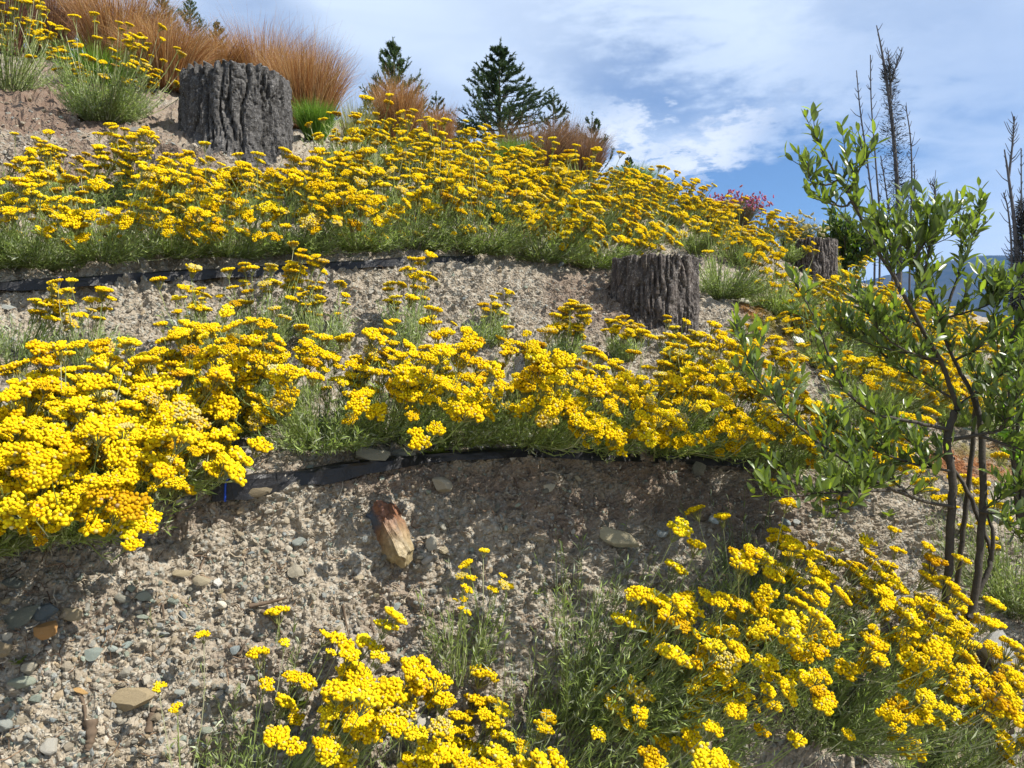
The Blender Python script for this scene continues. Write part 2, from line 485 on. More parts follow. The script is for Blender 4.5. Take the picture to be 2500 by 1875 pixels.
# ------------------------------------------------------------------ the hillside: three planted terraces with soil banks between
KN = np.array([-2500, -1200, -500, 0, 500, 1000, 1500, 1850, 2150, 2500, 3000, 4000, 6000.0])
ROWS = {   # (photo height, metres ahead) of each terrace line at those bearings
    'toe1': [(1990, 1.38), (1990, 1.38), (1990, 1.45), (1980, 1.58), (2020, 1.80), (1990, 1.98), (1930, 2.10), (1800, 2.20), (1730, 2.35), (1740, 2.55), (1720, 2.8), (1650, 3.1), (1650, 3.1)],
    'lip1': [(1500, 1.55), (1500, 1.55), (1450, 1.6), (1345, 1.8), (1185, 2.1), (1105, 2.4), (1110, 2.6), (1140, 2.85), (1220, 3.05), (1330, 3.3), (1350, 3.5), (1350, 3.9), (1350, 3.9)],
    'toe2': [(1080, 2.2), (1080, 2.2), (1070, 2.2), (1000, 2.35), (925, 2.75), (880, 3.1), (905, 3.3), (960, 3.5), (1050, 3.9), (1130, 4.4), (1180, 4.7), (1200, 5.2), (1200, 5.2)],
    'lip2': [(700, 2.75), (700, 2.75), (700, 2.75), (692, 2.9), (668, 3.25), (632, 3.7), (690, 4.05), (765, 4.4), (890, 5.2), (1000, 5.9), (1060, 6.6), (1080, 7.5), (1080, 7.5)],
    'toe3': [(530, 3.4), (530, 3.4), (530, 3.4), (520, 3.6), (500, 4.0), (530, 4.4), (610, 5.0), (700, 5.7), (800, 7.0), (890, 8.2), (960, 9.0), (980, 10.0), (980, 10.0)],
    'lip3': [(260, 4.1), (260, 4.1), (260, 4.1), (290, 4.3), (350, 4.6), (425, 5.2), (520, 5.9), (630, 6.8), (730, 8.6), (830, 10.3), (900, 11.0), (930, 12.0), (930, 12.0)],
    'crest': [(40, 6.4), (40, 6.4), (60, 6.4), (110, 6.6), (190, 7.0), (350, 7.0), (450, 7.6), (585, 8.8), (712, 10.5), (800, 12.3), (870, 13.0), (900, 14.0), (900, 14.0)],
}
dark_spots = [(1750, 1215, 260, 60, .65), (1400, 1235, 200, 55, .6), (1650, 1150, 260, 40, .7), (1050, 1165, 330, 45, .6), (1380, 1290, 110, 40, .7), (960, 1480, 120, 90, .4),  # humus and root mat, plus painted shade below the lower edging and its plants
              (600, 1600, 110, 60, .45), (1450, 740, 130, 90, .7), (760, 440, 90, 60, .5), (420, 300, 160, 50, .5), (120, 260, 300, 90, .95), (300, 400, 330, 70, .8), (60, 380, 200, 50, .4), (240, 1500, 130, 60, .35), (480, 1260, 150, 40, .4), (1850, 1300, 130, 80, .55), (820, 470, 60, 60, .5)]  # includes the weathered stump's cast shadow, painted on the middle bank to its left
moss_spots = [(1890, 800, 70, 60, 1.0), (1850, 770, 60, 30, 1.0), (2010, 850, 60, 25, .8), (2330, 1130, 110, 50, .9), (2450, 1130, 90, 60, 1.0), (2090, 680, 50, 16, .9), (1900, 870, 40, 20, .7)]
hollows = [(1325, 1735, 45, 55, .10), (520, 1865, 70, 35, .06), (1660, 1475, 70, 40, .06), (1390, 1450, 40, 40, .035), (1300, 1560, 40, 60, -.03), (950, 1500, 90, 50, .03), (250, 1560, 60, 70, .025), (1120, 1600, 70, 60, .03)]


def build_hill():
    px = np.concatenate([np.arange(-2500, -260, 70), np.arange(-260, 2760, 8.0), np.arange(2760, 6001, 90)]).astype(float)
    kern = np.exp(-np.linspace(-2, 2, 41) ** 2); kern /= kern.sum()
    uni = np.arange(-2800, 6300, 6.5)

    def line(vals):
        v = np.interp(uni, KN, vals)
        pad = np.pad(v, 20, mode='edge')
        return np.interp(px, uni, np.convolve(pad, kern, 'valid'))
    L = []
    t1 = ROWS['toe1']
    d1 = line([t[1] for t in t1])
    base0 = P(px, np.full_like(px, 900), d1 - 0.75); base0[:, 2] = -0.03
    base1 = P(px, np.full_like(px, 900), d1 - 0.42); base1[:, 2] = 0.06
    L += [base0, base1]
    for k in ('toe1', 'lip1', 'toe2', 'lip2', 'toe3', 'lip3', 'crest'):
        L.append(P(px, line([t[0] for t in ROWS[k]]), line([t[1] for t in ROWS[k]])))
    cr = L[-1]
    ratio = lambda d: (d / (cr[:, 1]))[:, None]
    def back(dist, dz):
        v = cr.copy(); s = dist / cr[:, 1]
        v[:, 0] = cr[:, 0] * s; v[:, 1] = dist; v[:, 2] = cr[:, 2] + dz
        return v
    L.append(back(cr[:, 1] + 4, -0.15))
    L.append(back(np.full(len(px), 32.0), -1.2))
    far = back(np.full(len(px), 220.0), 0); far[:, 2] = -14; L.append(far)
    far = back(np.full(len(px), 16000.0), 0); far[:, 2] = -40; L.append(far)
    segs = [8, 22, 220, 80, 100, 50, 56, 36, 10, 8, 6, 4]
    G = []
    for a, b, n in zip(L[:-1], L[1:], segs):
        t = np.linspace(0, 1, n, endpoint=False)[:, None, None]
        G.append(a[None] * (1 - t) + b[None] * t)
    G.append(L[-1][None])
    G = np.concatenate(G)
    rows = G.shape[0]
    near_rows = sum(segs[:8])
    # round off the lips and toes
    k2 = np.exp(-np.linspace(-2, 2, 25) ** 2); k2 /= k2.sum()
    S = np.pad(G, ((12, 12), (0, 0), (0, 0)), mode='edge')
    sm = sum(k2[i] * S[i:i + rows] for i in range(25))
    w = np.clip((near_rows - np.arange(rows)) / 14.0, 0, 1)[:, None, None]
    G = G * (1 - w) + sm * w
    # normals of the smooth sheet
    du = np.gradient(G, axis=1); dv = np.gradient(G, axis=0)
    Nn = nrm(np.cross(du, dv)); Nn[Nn[..., 2] < 0] *= -1
    V = G.reshape(-1, 3); Nv = Nn.reshape(-1, 3)
    nearmask = (np.arange(rows) < near_rows + 8).repeat(G.shape[1])
    idx = np.nonzero(nearmask)[0]
    p = V[idx]
    qx, qy, qd = Q(p)
    amp = np.clip(qd / 2.0, 0.9, 2.0)
    disp = 0.040 * fbm(p * 2.2, 2) + 0.020 * fbm(p * 5.0 + 3, 2)
    wp = p + 0.02 * np.stack([perlin(p * 12), perlin(p * 12 + 40), perlin(p * 12 + 80)], 1)
    patch = np.clip(0.55 + 0.9 * perlin(p * 3.1 + 17), 0.15, 1.3)       # clods are coarser in some places
    bill = 0.040 * patch * (np.abs(perlin(wp * 10)) - .2) + 0.026 * (np.abs(perlin(wp * 21 + 9)) - .2) + 0.016 * (np.abs(perlin(wp * 44 + 3)) - .2)
    disp += np.clip(amp, .9, 1.5) * (bill + 0.006 * perlin(p * 85))
    for (hx, hy, sx, sy, a) in hollows:
        disp -= a * np.exp(-((qx - hx) / sx) ** 2 - ((qy - hy) / sy) ** 2)
    V = V.copy(); V[idx] += Nv[idx] * disp[:, None]
    # colour masks: dark humus / root mat and painted shade (red), orange moss (green)
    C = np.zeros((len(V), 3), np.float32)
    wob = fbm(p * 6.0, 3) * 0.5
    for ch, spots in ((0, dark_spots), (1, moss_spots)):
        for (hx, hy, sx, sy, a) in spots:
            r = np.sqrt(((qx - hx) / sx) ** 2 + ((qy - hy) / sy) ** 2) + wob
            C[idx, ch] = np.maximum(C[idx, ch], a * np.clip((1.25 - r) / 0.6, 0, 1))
    nc = G.shape[1]
    a = (np.arange(rows - 1)[:, None] * nc + np.arange(nc - 1)[None]).reshape(-1, 1)
    Fq = np.concatenate([a, a + 1, a + nc + 1, a + nc], axis=1)
    me = make_mesh('hillside', V, Fq, M_SOIL, C, smooth=False)
    o = obj('hillside', me, kind='structure')
    return o, V.reshape(rows, nc, 3), Nn, px, segs


HILL, HV, HN, HPX, HSEG = build_hill()
bpy.context.view_layer.update()


from mathutils.bvhtree import BVHTree


def hill_tree():
    r = sum(HSEG[:10]); A = HV[:r:2, ::2]
    nr, nc = A.shape[:2]
    a = (np.arange(nr - 1)[:, None] * nc + np.arange(nc - 1)[None]).reshape(-1, 1)
    return BVHTree.FromPolygons(A.reshape(-1, 3).tolist(), np.concatenate([a, a + 1, a + nc + 1, a + nc], 1).tolist())


TREE = hill_tree()


def down(x, y):
    loc, n, _, _ = TREE.ray_cast(Vector((x, y, 30.0)), Vector((0, 0, -1)))
    if loc is None: return np.array([x, y, 0.0]), np.array([0, 0, 1.0])
    n = np.array(n)
    return np.array(loc), (n if n[2] > 0 else -n)


def ground(px, py):
    """the soil seen at a photo position"""
    d = P(px, py, 1.0) - CAM
    loc, n, _, _ = TREE.ray_cast(Vector(CAM), Vector(nrm(d)))
    if loc is None: return None, None
    n = np.array(n)
    return np.array(loc), (n if n[2] > 0 else -n)


def smooth_normal(p):
    return nrm(sum(down(p[0] + dx, p[1] + dy)[1] for dx in (-.04, 0, .04) for dy in (-.04, 0, .04)))


# the track the viewer stands on
pv = np.array([[-30, -20, -0.012], [30, -20, -0.012], [30, 3.0, -0.012], [-30, 3.0, -0.012]])
obj('track', make_mesh('track', pv, np.array([[0, 1, 2, 3]]), M_SOIL, np.zeros((4, 3))), kind='structure')

# far mountain across the valley
def build_mountain():
    xs = np.linspace(1300, 9000, 150); ys = np.linspace(0, 1, 50)
    rx = np.array([1300, 1500, 1800, 2050, 2230, 2350, 2480, 2650, 2900, 3400, 4200, 6500.0]); ry = np.array([880, 860, 780, 705, 660, 634, 612, 625, 590, 620, 590, 690.0])
    D = 4200.0
    X, T = np.meshgrid(xs, ys)
    H = (871 - np.interp(X, rx, ry)) / F * D + 46
    cxp = (X - 1250) / F
    prof = np.sin(np.pi * np.clip(T, 0, 1)) ** 0.9
    y = D + (T - 0.5) * 2600
    p = np.stack([cxp * D, y, np.zeros_like(y)], -1).reshape(-1, 3)
    n = fbm(p * 0.0016, 6, 0.52).reshape(X.shape)
    Z = -44 + H * prof * (1 + 0.10 * n) + 60 * n * prof * (1 - prof)
    V = np.stack([cxp * D, y, Z], -1).reshape(-1, 3)
    a = (np.arange(49)[:, None] * 150 + np.arange(149)[None]).reshape(-1, 1)
    obj('mountain', make_mesh('mountain', V, np.concatenate([a, a + 1, a + 151, a + 150], 1), M_MOUNT, smooth=True), kind='structure')


build_mountain()

# ------------------------------------------------------------------ stumps
def build_stump(px, py_top, py_base, width, label, mat, seed, flare=0.35, depth=None, knots=9, taper=0.05, relief=1.0):
    b, _ = ground(px, py_base)
    _, _, d = Q(b)
    r = width / 2 / F * d * 1.03
    b = P(px, py_base, d + r * 0.9)            # the soil met lies at the front of the stump: its axis is behind
    gz = down(b[0], b[1])[0][2]
    front = down(b[0], b[1] - r)[0][2]
    z0 = min(gz, front) - 0.12
    ztop = P(px, py_top, d + .1 * r)[2]
    H = ztop - z0
    na, nz = 220, 88
    th = np.linspace(0, 2 * np.pi, na, endpoint=False); z = np.linspace(0, 1, nz)
    TH, Z = np.meshgrid(th, z)
    rr = np.random.default_rng(seed)
    lobes = sum(rr.uniform(0.3, 1) * np.cos(k * TH + rr.uniform(0, 6.28)) for k in (2, 3, 5)) * 0.025
    root = sum(np.exp(-((np.angle(np.exp(1j * (TH - a)))) / 0.33) ** 2) for a in rr.uniform(0, 6.28, 5)) + 0.4
    R = r * (1 + lobes + taper * (1 - Z) + flare * root * np.clip((0.42 - Z) / 0.42, 0, 1) ** 2.2)
    p = np.stack([np.cos(TH) * r * 1.0, np.sin(TH) * r * 1.0, Z * H], -1).reshape(-1, 3) + seed * 3.7
    warp = 0.035 * fbm(p * np.array([6, 6, 3]), 2)[:, None]
    pp = (p + warp * .6) * np.array([15 / max(r / .3, .6), 15 / max(r / .3, .6), 1.5])
    plates = np.abs(perlin(pp) * .75 + .5 * perlin(pp * np.array([2.1, 2.1, 3.2]) + 9)) ** 0.8
    cracks = np.abs(perlin((p + warp) * np.array([26, 26, 9]) + 4)) ** 0.8
    fine = fbm(p * np.array([70, 70, 45]), 3)
    rel = (0.045 * np.minimum(plates, 0.42) / 0.42 + 0.016 * np.minimum(cracks, 0.3) / 0.3 + 0.006 * fine - 0.045) * relief * (r / 0.3)
    crev = np.clip(1 - plates / 0.22, 0, 1).reshape(TH.shape)
    R = R + rel.reshape(TH.shape)
    rim = 0.016 * fbm(np.stack([np.cos(th) * 3, np.sin(th) * 3, np.full(na, seed)], -1), 3) + 0.012 * perlin(np.stack([np.cos(th) * 14, np.sin(th) * 14, np.full(na, seed)], -1)) - 0.03 * np.clip(plates.reshape(TH.shape)[-1] * -4 + 0.8, 0, 1)
    R[-1] *= 0.985
    Zc = Z * H + (Z ** 6) * rim[None] * (r / 0.3)
    V = np.stack([R * np.cos(TH), R * np.sin(TH), Zc], -1).reshape(-1, 3)
    i = np.arange(na); j = (i + 1) % na
    rows = np.arange(nz - 1)[:, None] * na
    Fq = np.stack([rows + i, rows + j, rows + na + j, rows + na + i], -1).reshape(-1, 4)
    C = np.zeros((len(V), 3)); C[:, 0] = crev.reshape(-1)
    e = obj('tree_stump', None, None, (b[0], b[1], z0), label, 'tree stump')
    obj('bark', make_mesh('stump_bark', V, Fq, mat, C, smooth=False), e)
    # cut top, slightly sunken with a rough centre
    rad = np.linspace(0.0, 0.97, 12)[1:]
    top = [[0, 0, H - 0.01]]
    for q in rad:
        zz = H - 0.012 + (Zc[-1] - H) * q ** 4 + 0.008 * perlin(np.stack([np.cos(th) * q * 6, np.sin(th) * q * 6, np.full(na, 3.3)], -1))
        top += list(np.stack([R[-1] * q * np.cos(th), R[-1] * q * np.sin(th), zz], -1))
    top = np.array(top)
    tri = np.stack([np.zeros(na, int), 1 + i, 1 + j], -1)
    rws = np.arange(len(rad) - 1)[:, None] * na + 1
    q4 = np.stack([rws + i, rws + na + i, rws + na + j, rws + j], -1).reshape(-1, 4)
    obj('cut_top', make_mesh('stump_top', top, [tri, q4], M_CUT, None), e)
    return e


ST1 = build_stump(580, 160, 380, 258, 'large charred stump with deeply furrowed black bark on the upper slope', M_STUMP, 3, 0.42, relief=.75)
ST2 = build_stump(1597, 622, 800, 204, 'weathered grey-brown stump at the edge of the middle soil bank', M_STUMP2, 5, 0.10, relief=0.7)
ST3 = build_stump(1980, 581, 682, 112, 'small dark stump high on the slope behind the olive sapling', M_STUMP2, 8, 0.12, relief=0.7)


# ------------------------------------------------------------------ plastic edging along the terrace lips
def build_edging(pts, height, label, seed, ties, full=2.0):
    m = 140
    c = []
    for (a, b) in pts:
        g_, _ = ground(a, b); c.append(g_)
    c = resample(np.array(c), m)
    s = np.linspace(0, 1, m)
    wav = fbm(np.stack([s * 9, np.full(m, seed), np.zeros(m)], -1), 3)
    hh = height * (1 + 0.45 * wav) * np.clip(1.0 - 2.5 * (s - full), .5, 1)
    prof = [(0.14, 0.004), (0.02, 0.006), (-0.040, 0.006), (-0.046, -0.06), (-0.050, -0.55), (-0.054, -1.0), (-0.050, -1.0), (-0.046, -0.5), (-0.036, -0.05), (0.14, 0.000)]
    V = []
    for k, (dy, dz) in enumerate(prof):
        o = np.zeros((m, 3)); o[:, 1] = dy + 0.008 * np.sin(s * 40 + seed) * (k > 2) + 0.012 * fbm(np.stack([s * 14, np.full(m, seed + k * .12), np.zeros(m)], -1), 2)
        o[:, 2] = (dz * hh if dz < 0 else dz) + 0.006 * wav + 0.006
        V.append(c + o)
    V = np.array(V)
    k = len(prof); i = np.arange(k); j = (i + 1) % k
    a = np.arange(m - 1)[:, None]
    Fq = np.stack([i * m + a, j * m + a, j * m + a + 1, i * m + a + 1], -1).reshape(-1, 4)
    loc = c[0].copy()
    o = obj('plastic_edging', make_mesh('plastic_edging', V.reshape(-1, 3) - loc, Fq, M_PLASTIC, smooth=False), None, loc, label, 'garden edging')
    for t in ties:
        q = int(t * (m - 1))
        ring = V[:7, q] - loc + np.array([0, -0.003, 0])
        path = resample(ring, 14)[None]
        tv, tf = tubes(path, np.full((1, 14), 0.003), 5)
        obj('tie', make_mesh('tie', tv, tf, M_TIE, smooth=True), o)


build_edging([(535, 1182), (640, 1166), (760, 1150), (850, 1140), (960, 1124), (1060, 1112), (1200, 1102), (1330, 1100), (1500, 1108), (1650, 1116), (1760, 1122), (1840, 1128)], 0.046, 'black plastic edging strip along the top of the lower soil bank', 2.0, [0.03], .18)
build_edging([(-120, 705), (0, 698), (120, 690), (250, 683), (400, 672), (560, 664), (720, 655), (860, 645), (1000, 636), (1160, 632)], 0.036, 'long black plastic edging strip below the upper row of flowers', 5.0, [0.26])


# ------------------------------------------------------------------ stones
def stone_mesh(seed, flat=0.55, ang=0.6, sub=2):
    r = np.random.default_rng(seed)
    V, Fc = (ICO2 if sub == 2 else ICO1)
    V = V.copy()
    for _ in range(int(5 + ang * 9)):                 # chip planes off
        n = nrm(r.normal(size=3)); h = r.uniform(0.34, 0.74)
        dd = V @ n
        V -= np.maximum(dd - h, 0)[:, None] * n
    V *= 1 + 0.07 * fbm(V * 2.2 + seed, 2)[:, None]
    V[:, 2] *= flat
    V /= np.abs(V[:, :2]).max()
    return V, Fc


STONES = [make_mesh('stone', *stone_mesh(s, f, a), M_ROCK, smooth=False) for s, f, a in ((1, .45, .9), (2, .6, .6), (3, .35, 1), (4, .7, .3), (5, .5, .8), (6, .3, .9), (7, .75, .2), (8, .55, .7))]
SMALL = [make_mesh('pebble', *stone_mesh(20 + s, .4 + .05 * (s % 6), .3 + .1 * (s % 7), 1), M_ROCK, smooth=False) for s in range(8)]
TAN, OLV, GRN, BLU, DRK, WHT, PAL, ORG = (.34, .27, .18), (.27, .235, .155), (.23, .26, .215), (.20, .235, .25), (.095, .11, .105), (.62, .60, .56), (.40, .37, .315), (.36, .20, .075)


def put_stone(px, py, w, h, colr, tilt, label, mesh=None, group=None, name='stone', cat='stone', sink=0.3, thick=1.0):
    g_, _ = ground(px, py)
    if g_ is None: return None
    n = smooth_normal(g_)
    _, _, d = Q(g_)
    sx = w / 2 / F * d; sy = h / 2 / F * d
    me = mesh if mesh is not None else STONES[RNG.integers(len(STONES))]
    fl = 0.5
    # axes: x lies along the picture's tilt direction within the slope, z leans out of the slope
    t = math.radians(tilt)
    xdir = np.array([math.cos(t), 0, math.sin(t)])
    zax = nrm(n + np.array([0, -0.9, 0.15]))
    xax = nrm(xdir - zax * (xdir @ zax)); yax = np.cross(zax, xax)
    o = obj(name, me, None, None, label, cat, group)
    R = Matrix((xax, yax, zax)).transposed().to_4x4()
    szz = min(sx, sy) * 1.5 * thick
    o.matrix_world = Matrix.Translation(Vector(g_ + n * (0.010 + 0.30 * szz))) @ R @ Matrix.Diagonal((sx, sy, szz, 1))
    o.color = (*colr, 1)
    return o


def rust_stone():
    V, Fc = ICO3
    V = V.copy()
    r = np.random.default_rng(5)
    for n, h in (((1, .1, .5), .5), ((-1, 0, .45), .45), ((0.15, 0, 1), .52), ((.25, 1, .1), .80), ((-.55, 1, .3), .80), ((.5, -1, .2), .80), ((-.7, -.8, .2), .70), ((.3, .5, .8), .62), ((-.5, .5, .6), .6)):
        n = nrm(np.array(n, float)); V -= np.maximum(V @ n - h, 0)[:, None] * n
    V *= 1 + 0.16 * fbm(V * 1.7 + 2, 2)[:, None] + 0.08 * fbm(V * 5.0, 4)[:, None]
    V = V * np.array([0.066, 0.112, 0.075]) * (1 + .18 * V[:, 1:2])
    g_, n = ground(950, 1324)
    n = smooth_normal(g_)
    zax = nrm(n + np.array([0, -1.0, 0.1])); t = math.radians(112)
    yd = np.array([math.cos(t), 0, math.sin(t)]); yax = nrm(yd - zax * (yd @ zax)); xax = np.cross(yax, zax)
    o = obj('stone', make_mesh('rust_stone', V, Fc, M_RUST, smooth=False), None, None, 'large rust and olive coloured stone standing upright in the soil bank', 'stone')
    o.matrix_world = Matrix.Translation(Vector(g_ + n * 0.034)) @ Matrix((xax, yax, zax)).transposed().to_4x4()


rust_stone()
BIG = [
    (1511, 1324, 124, 58, (.36, .32, .22), -18, 'long pale cream stone in the bank to the right of the rusty stone'),
    (612, 1206, 106, 46, (.15, .125, .085), 6, 'smooth brown oval stone just under the black plastic edging'),
    (900, 1126, 108, 46, (.20, .20, .165), 3, 'grey-green slab lying on the lower plastic edging'),
    (990, 1118, 80, 26, (.13, .14, .13), 4, 'dark thin slab on the plastic beside the grey-green slab'),
    (1072, 1196, 58, 44, (.36, .33, .27), -6, 'pale rounded stone under the middle of the lower edging'),
    (300, 1722, 132, 58, (.29, .235, .15), 14, 'large flat tan slab below the bent flower stem'),
    (22, 1432, 66, 48, DRK, 12, 'dark slate at the left edge below the yellow flowers'),
    (58, 1510, 100, 50, (.12, .135, .115), 25, 'long dark grey-green rock above the orange stone'),
    (108, 1498, 66, 52, (.10, .125, .14), 20, 'blue-black rock beside the long dark grey-green rock'),
    (114, 1546, 58, 60, ORG, 50, 'orange-brown stone on the lower left of the bank'),
    (172, 1506, 58, 46, (.30, .25, .165), 15, 'tan stone between the blue-black rock and the gravel'),
    (16, 1590, 48, 50, (.26, .21, .135), 40, 'tan stone at the left edge below the orange stone'),
    (50, 1676, 68, 36, GRN, 15, 'green-grey slab at the left edge of the lower bank'),
    (62, 1640, 48, 32, (.30, .28, .225), 30, 'pale wedge of stone above the green-grey slab'),
    (186, 1692, 46, 20, (.40, .25, .10), -8, 'flat orange chip to the left of the tan slab'),
    (222, 1600, 44, 36, (.21, .25, .235), 10, 'blue-green square stone in the middle of the gravel'),
    (118, 1825, 46, 52, (.34, .33, .30), 60, 'upright pale grey stone near the bottom left corner'),
    (488, 1426, 46, 34, (.29, .255, .185), 8, 'olive-tan block among small gravel below the flower clump'),
    (437, 1408, 58, 24, (.33, .28, .19), 10, 'flat tan stone left of the olive-tan block'),
    (534, 1431, 30, 26, (.75, .74, .72), 0, 'bright white quartz stone beside the olive-tan block'),
    (536, 1484, 28, 24, (.58, .54, .46), 0, 'cream pebble below the white quartz stone'),
    (345, 1468, 34, 44, (.24, .265, .23), 75, 'upright green-grey stone in the gravel'),
    (346, 1510, 38, 18, (.25, .285, .24), 2, 'small flat mint-grey stone below the upright one'),
    (725, 1402, 42, 40, (.33, .30, .24), -50, 'angular grey-tan stone on the bank above the twig'),
    (730, 1327, 40, 26, (.22, .245, .235), 25, 'grey-green angular stone left of the rusty stone'),
    (300, 1465, 44, 24, (.19, .19, .165), -10, 'grey slab half buried above the mint-grey stone'),
    (1050, 1331, 40, 42, (.36, .34, .285), -60, 'pale grey pointed stone to the right of the rusty stone'),
    (1085, 1353, 32, 24, (.42, .36, .25), -12, 'rounded yellow-tan stone beside the pale pointed one'),
    (1036, 1374, 18, 40, (.34, .32, .29), -70, 'thin upright sliver below the pale pointed stone'),
    (1148, 1364, 30, 12, (.44, .41, .35), 2, 'thin white flake of stone in the middle of the bank'),
    (1075, 1288, 34, 24, (.30, .29, .25), -45, 'grey angled stone above the pale pointed stone'),
    (968, 1484, 22, 20, (.25, .28, .27), 10, 'square grey pebble below the rusty stone'),
    (1137, 1493, 24, 22, (.36, .38, .37), 10, 'pale blue-grey pebble above the upright flower stems'),
    (1612, 1309, 32, 26, (.28, .31, .32), 15, 'blue-grey pebble to the right of the cream stone'),
    (1737, 1281, 34, 27, (.30, .34, .36), -15, 'smooth blue-grey cobble below the olive branches'),
    (1706, 1153, 48, 44, (.20, .20, .175), 30, 'rounded grey boulder at the right end of the lower edging'),
    (1913, 1285, 28, 22, (.19, .24, .26), -20, 'dark blue-grey stone above the right foreground plant'),
    (1938, 1284, 24, 18, (.34, .36, .36), 10, 'pale grey stone touching the dark blue-grey one'),
    (1405, 1172, 26, 20, (.42, .37, .27), -30, 'tan stone under the right half of the lower edging'),
    (1338, 1196, 34, 24, (.38, .35, .28), 10, 'broad pale stone below the lower edging'),
    (1315, 1610, 22, 24, (.42, .35, .23), 60, 'tan pebble above the dark hollow'),
    (1012, 1772, 42, 92, (.42, .40, .36), 80, 'pale upright slab among the foreground stems'),
    (2405, 1600, 100, 120, (.26, .26, .25), -60, 'large grey rock to the right of the olive trunks'),
    (2425, 1627, 96, 44, (.30, .315, .325), -38, 'pale grey flat slab resting on the large grey rock'),
    (2405, 1712, 74, 46, (.36, .40, .42), -40, 'bluish white slab behind the right foreground flowers'),
    (2472, 1812, 50, 30, (.40, .42, .43), -30, 'pale stone in the bottom right corner'),
    (2130, 1467, 44, 18, (.28, .33, .37), -40, 'blue-grey flat stone behind the right foreground plant'),
    (2182, 1402, 24, 16, (.42, .33, .23), 5, 'rounded tan pebble on the shaly slope left of the olive trunks'),
    (1946, 838, 42, 30, (.60, .63, .63), -8, 'white stone on the mossy bank right of the weathered stump'),
    (1803, 738, 54, 30, (.62, .60, .53), -22, 'pale rock beside the weathered stump at the bank top'),
    (1985, 806, 40, 13, (.42, .42, .40), -10, 'thin pale slab under the far green clump'),
    (290, 922, 52, 54, (.45, .47, .46), 65, 'white slab between the stems of the left flower mass'),
    (415, 800, 38, 24, (.42, .43, .41), -10, 'pale grey stone behind the left middle flowers'),
    (160, 752, 44, 16, (.30, .315, .30), 4, 'flat grey stone on the middle bank under the upper edging'),
    (213, 768, 36, 19, (.29, .31, .285), 0, 'smooth grey-green stone right of the flat grey one'),
    (20, 758, 36, 16, (.26, .275, .265), -6, 'grey stone on the middle bank at the left edge'),
    (310, 1577, 30, 20, (.25, .30, .29), 30, 'small teal-grey stone, upper of two close together'),
    (276, 1590, 26, 20, (.27, .31, .30), 0, 'small teal-grey stone, lower of two close together'),
    (430, 1698, 32, 18, (.26, .285, .27), 12, 'small grey-green stone to the right of the tan slab'),
    (476, 1677, 28, 20, (.34, .345, .32), 0, 'rounded grey pebble right of the tan slab'),
    (10, 1782, 44, 40, (.24, .26, .25), 20, 'grey stone at the left edge near the bottom'),
    (330, 330, 60, 26, (.19, .185, .17), 8, 'grey slab below the green clump on the upper slope'),
]
for k, b in enumerate(BIG):
    put_stone(*b, mesh=STONES[(k * 5 + 2) % len(STONES)], thick=0.8)

# smaller loose stones one can still pick out
PALS = [TAN, OLV, GRN, BLU, PAL, (.30, .25, .18), (.29, .27, .22), (.22, .21, .18), (.40, .37, .31), (.15, .15, .13)]
def loose(n, x0, x1, y0, y1, w0, w1, label, group):
    for _ in range(n):
        x = RNG.uniform(x0, x1); y = RNG.uniform(y0, y1)
        w = w0 + (w1 - w0) * RNG.random() ** 2.2
        c = np.array(PALS[RNG.integers(len(PALS))]) * RNG.uniform(0.8, 1.2)
        put_stone(x, y, w, w * RNG.uniform(0.5, 0.95), tuple(c), RNG.uniform(-60, 60), label, SMALL[RNG.integers(8)], group, 'pebble', 'pebble', 0.35)
loose(85, 0, 700, 1420, 1870, 12, 30, 'small loose pebble on the lower bank left of the foreground flowers', 'pebbles on the left of the lower bank')
loose(65, 560, 1500, 1200, 1560, 11, 26, 'small loose pebble in the middle of the lower soil bank', 'pebbles in the middle of the lower bank')
loose(30, 2200, 2500, 1560, 1870, 11, 26, 'small loose pebble on the slope right of the foreground flowers', 'pebbles on the slope by the olive trunks')
loose(26, 1620, 2250, 1200, 1420, 11, 22, 'small loose pebble on the bank below the olive branches', 'pebbles below the olive branches')
loose(40, 0, 900, 700, 860, 9, 20, 'small loose pebble on the middle bank below the upper edging', 'pebbles on the left of the middle bank')
loose(36, 900, 1500, 650, 800, 9, 18, 'small loose pebble on the middle bank left of the weathered stump', 'pebbles on the middle bank by the stump')


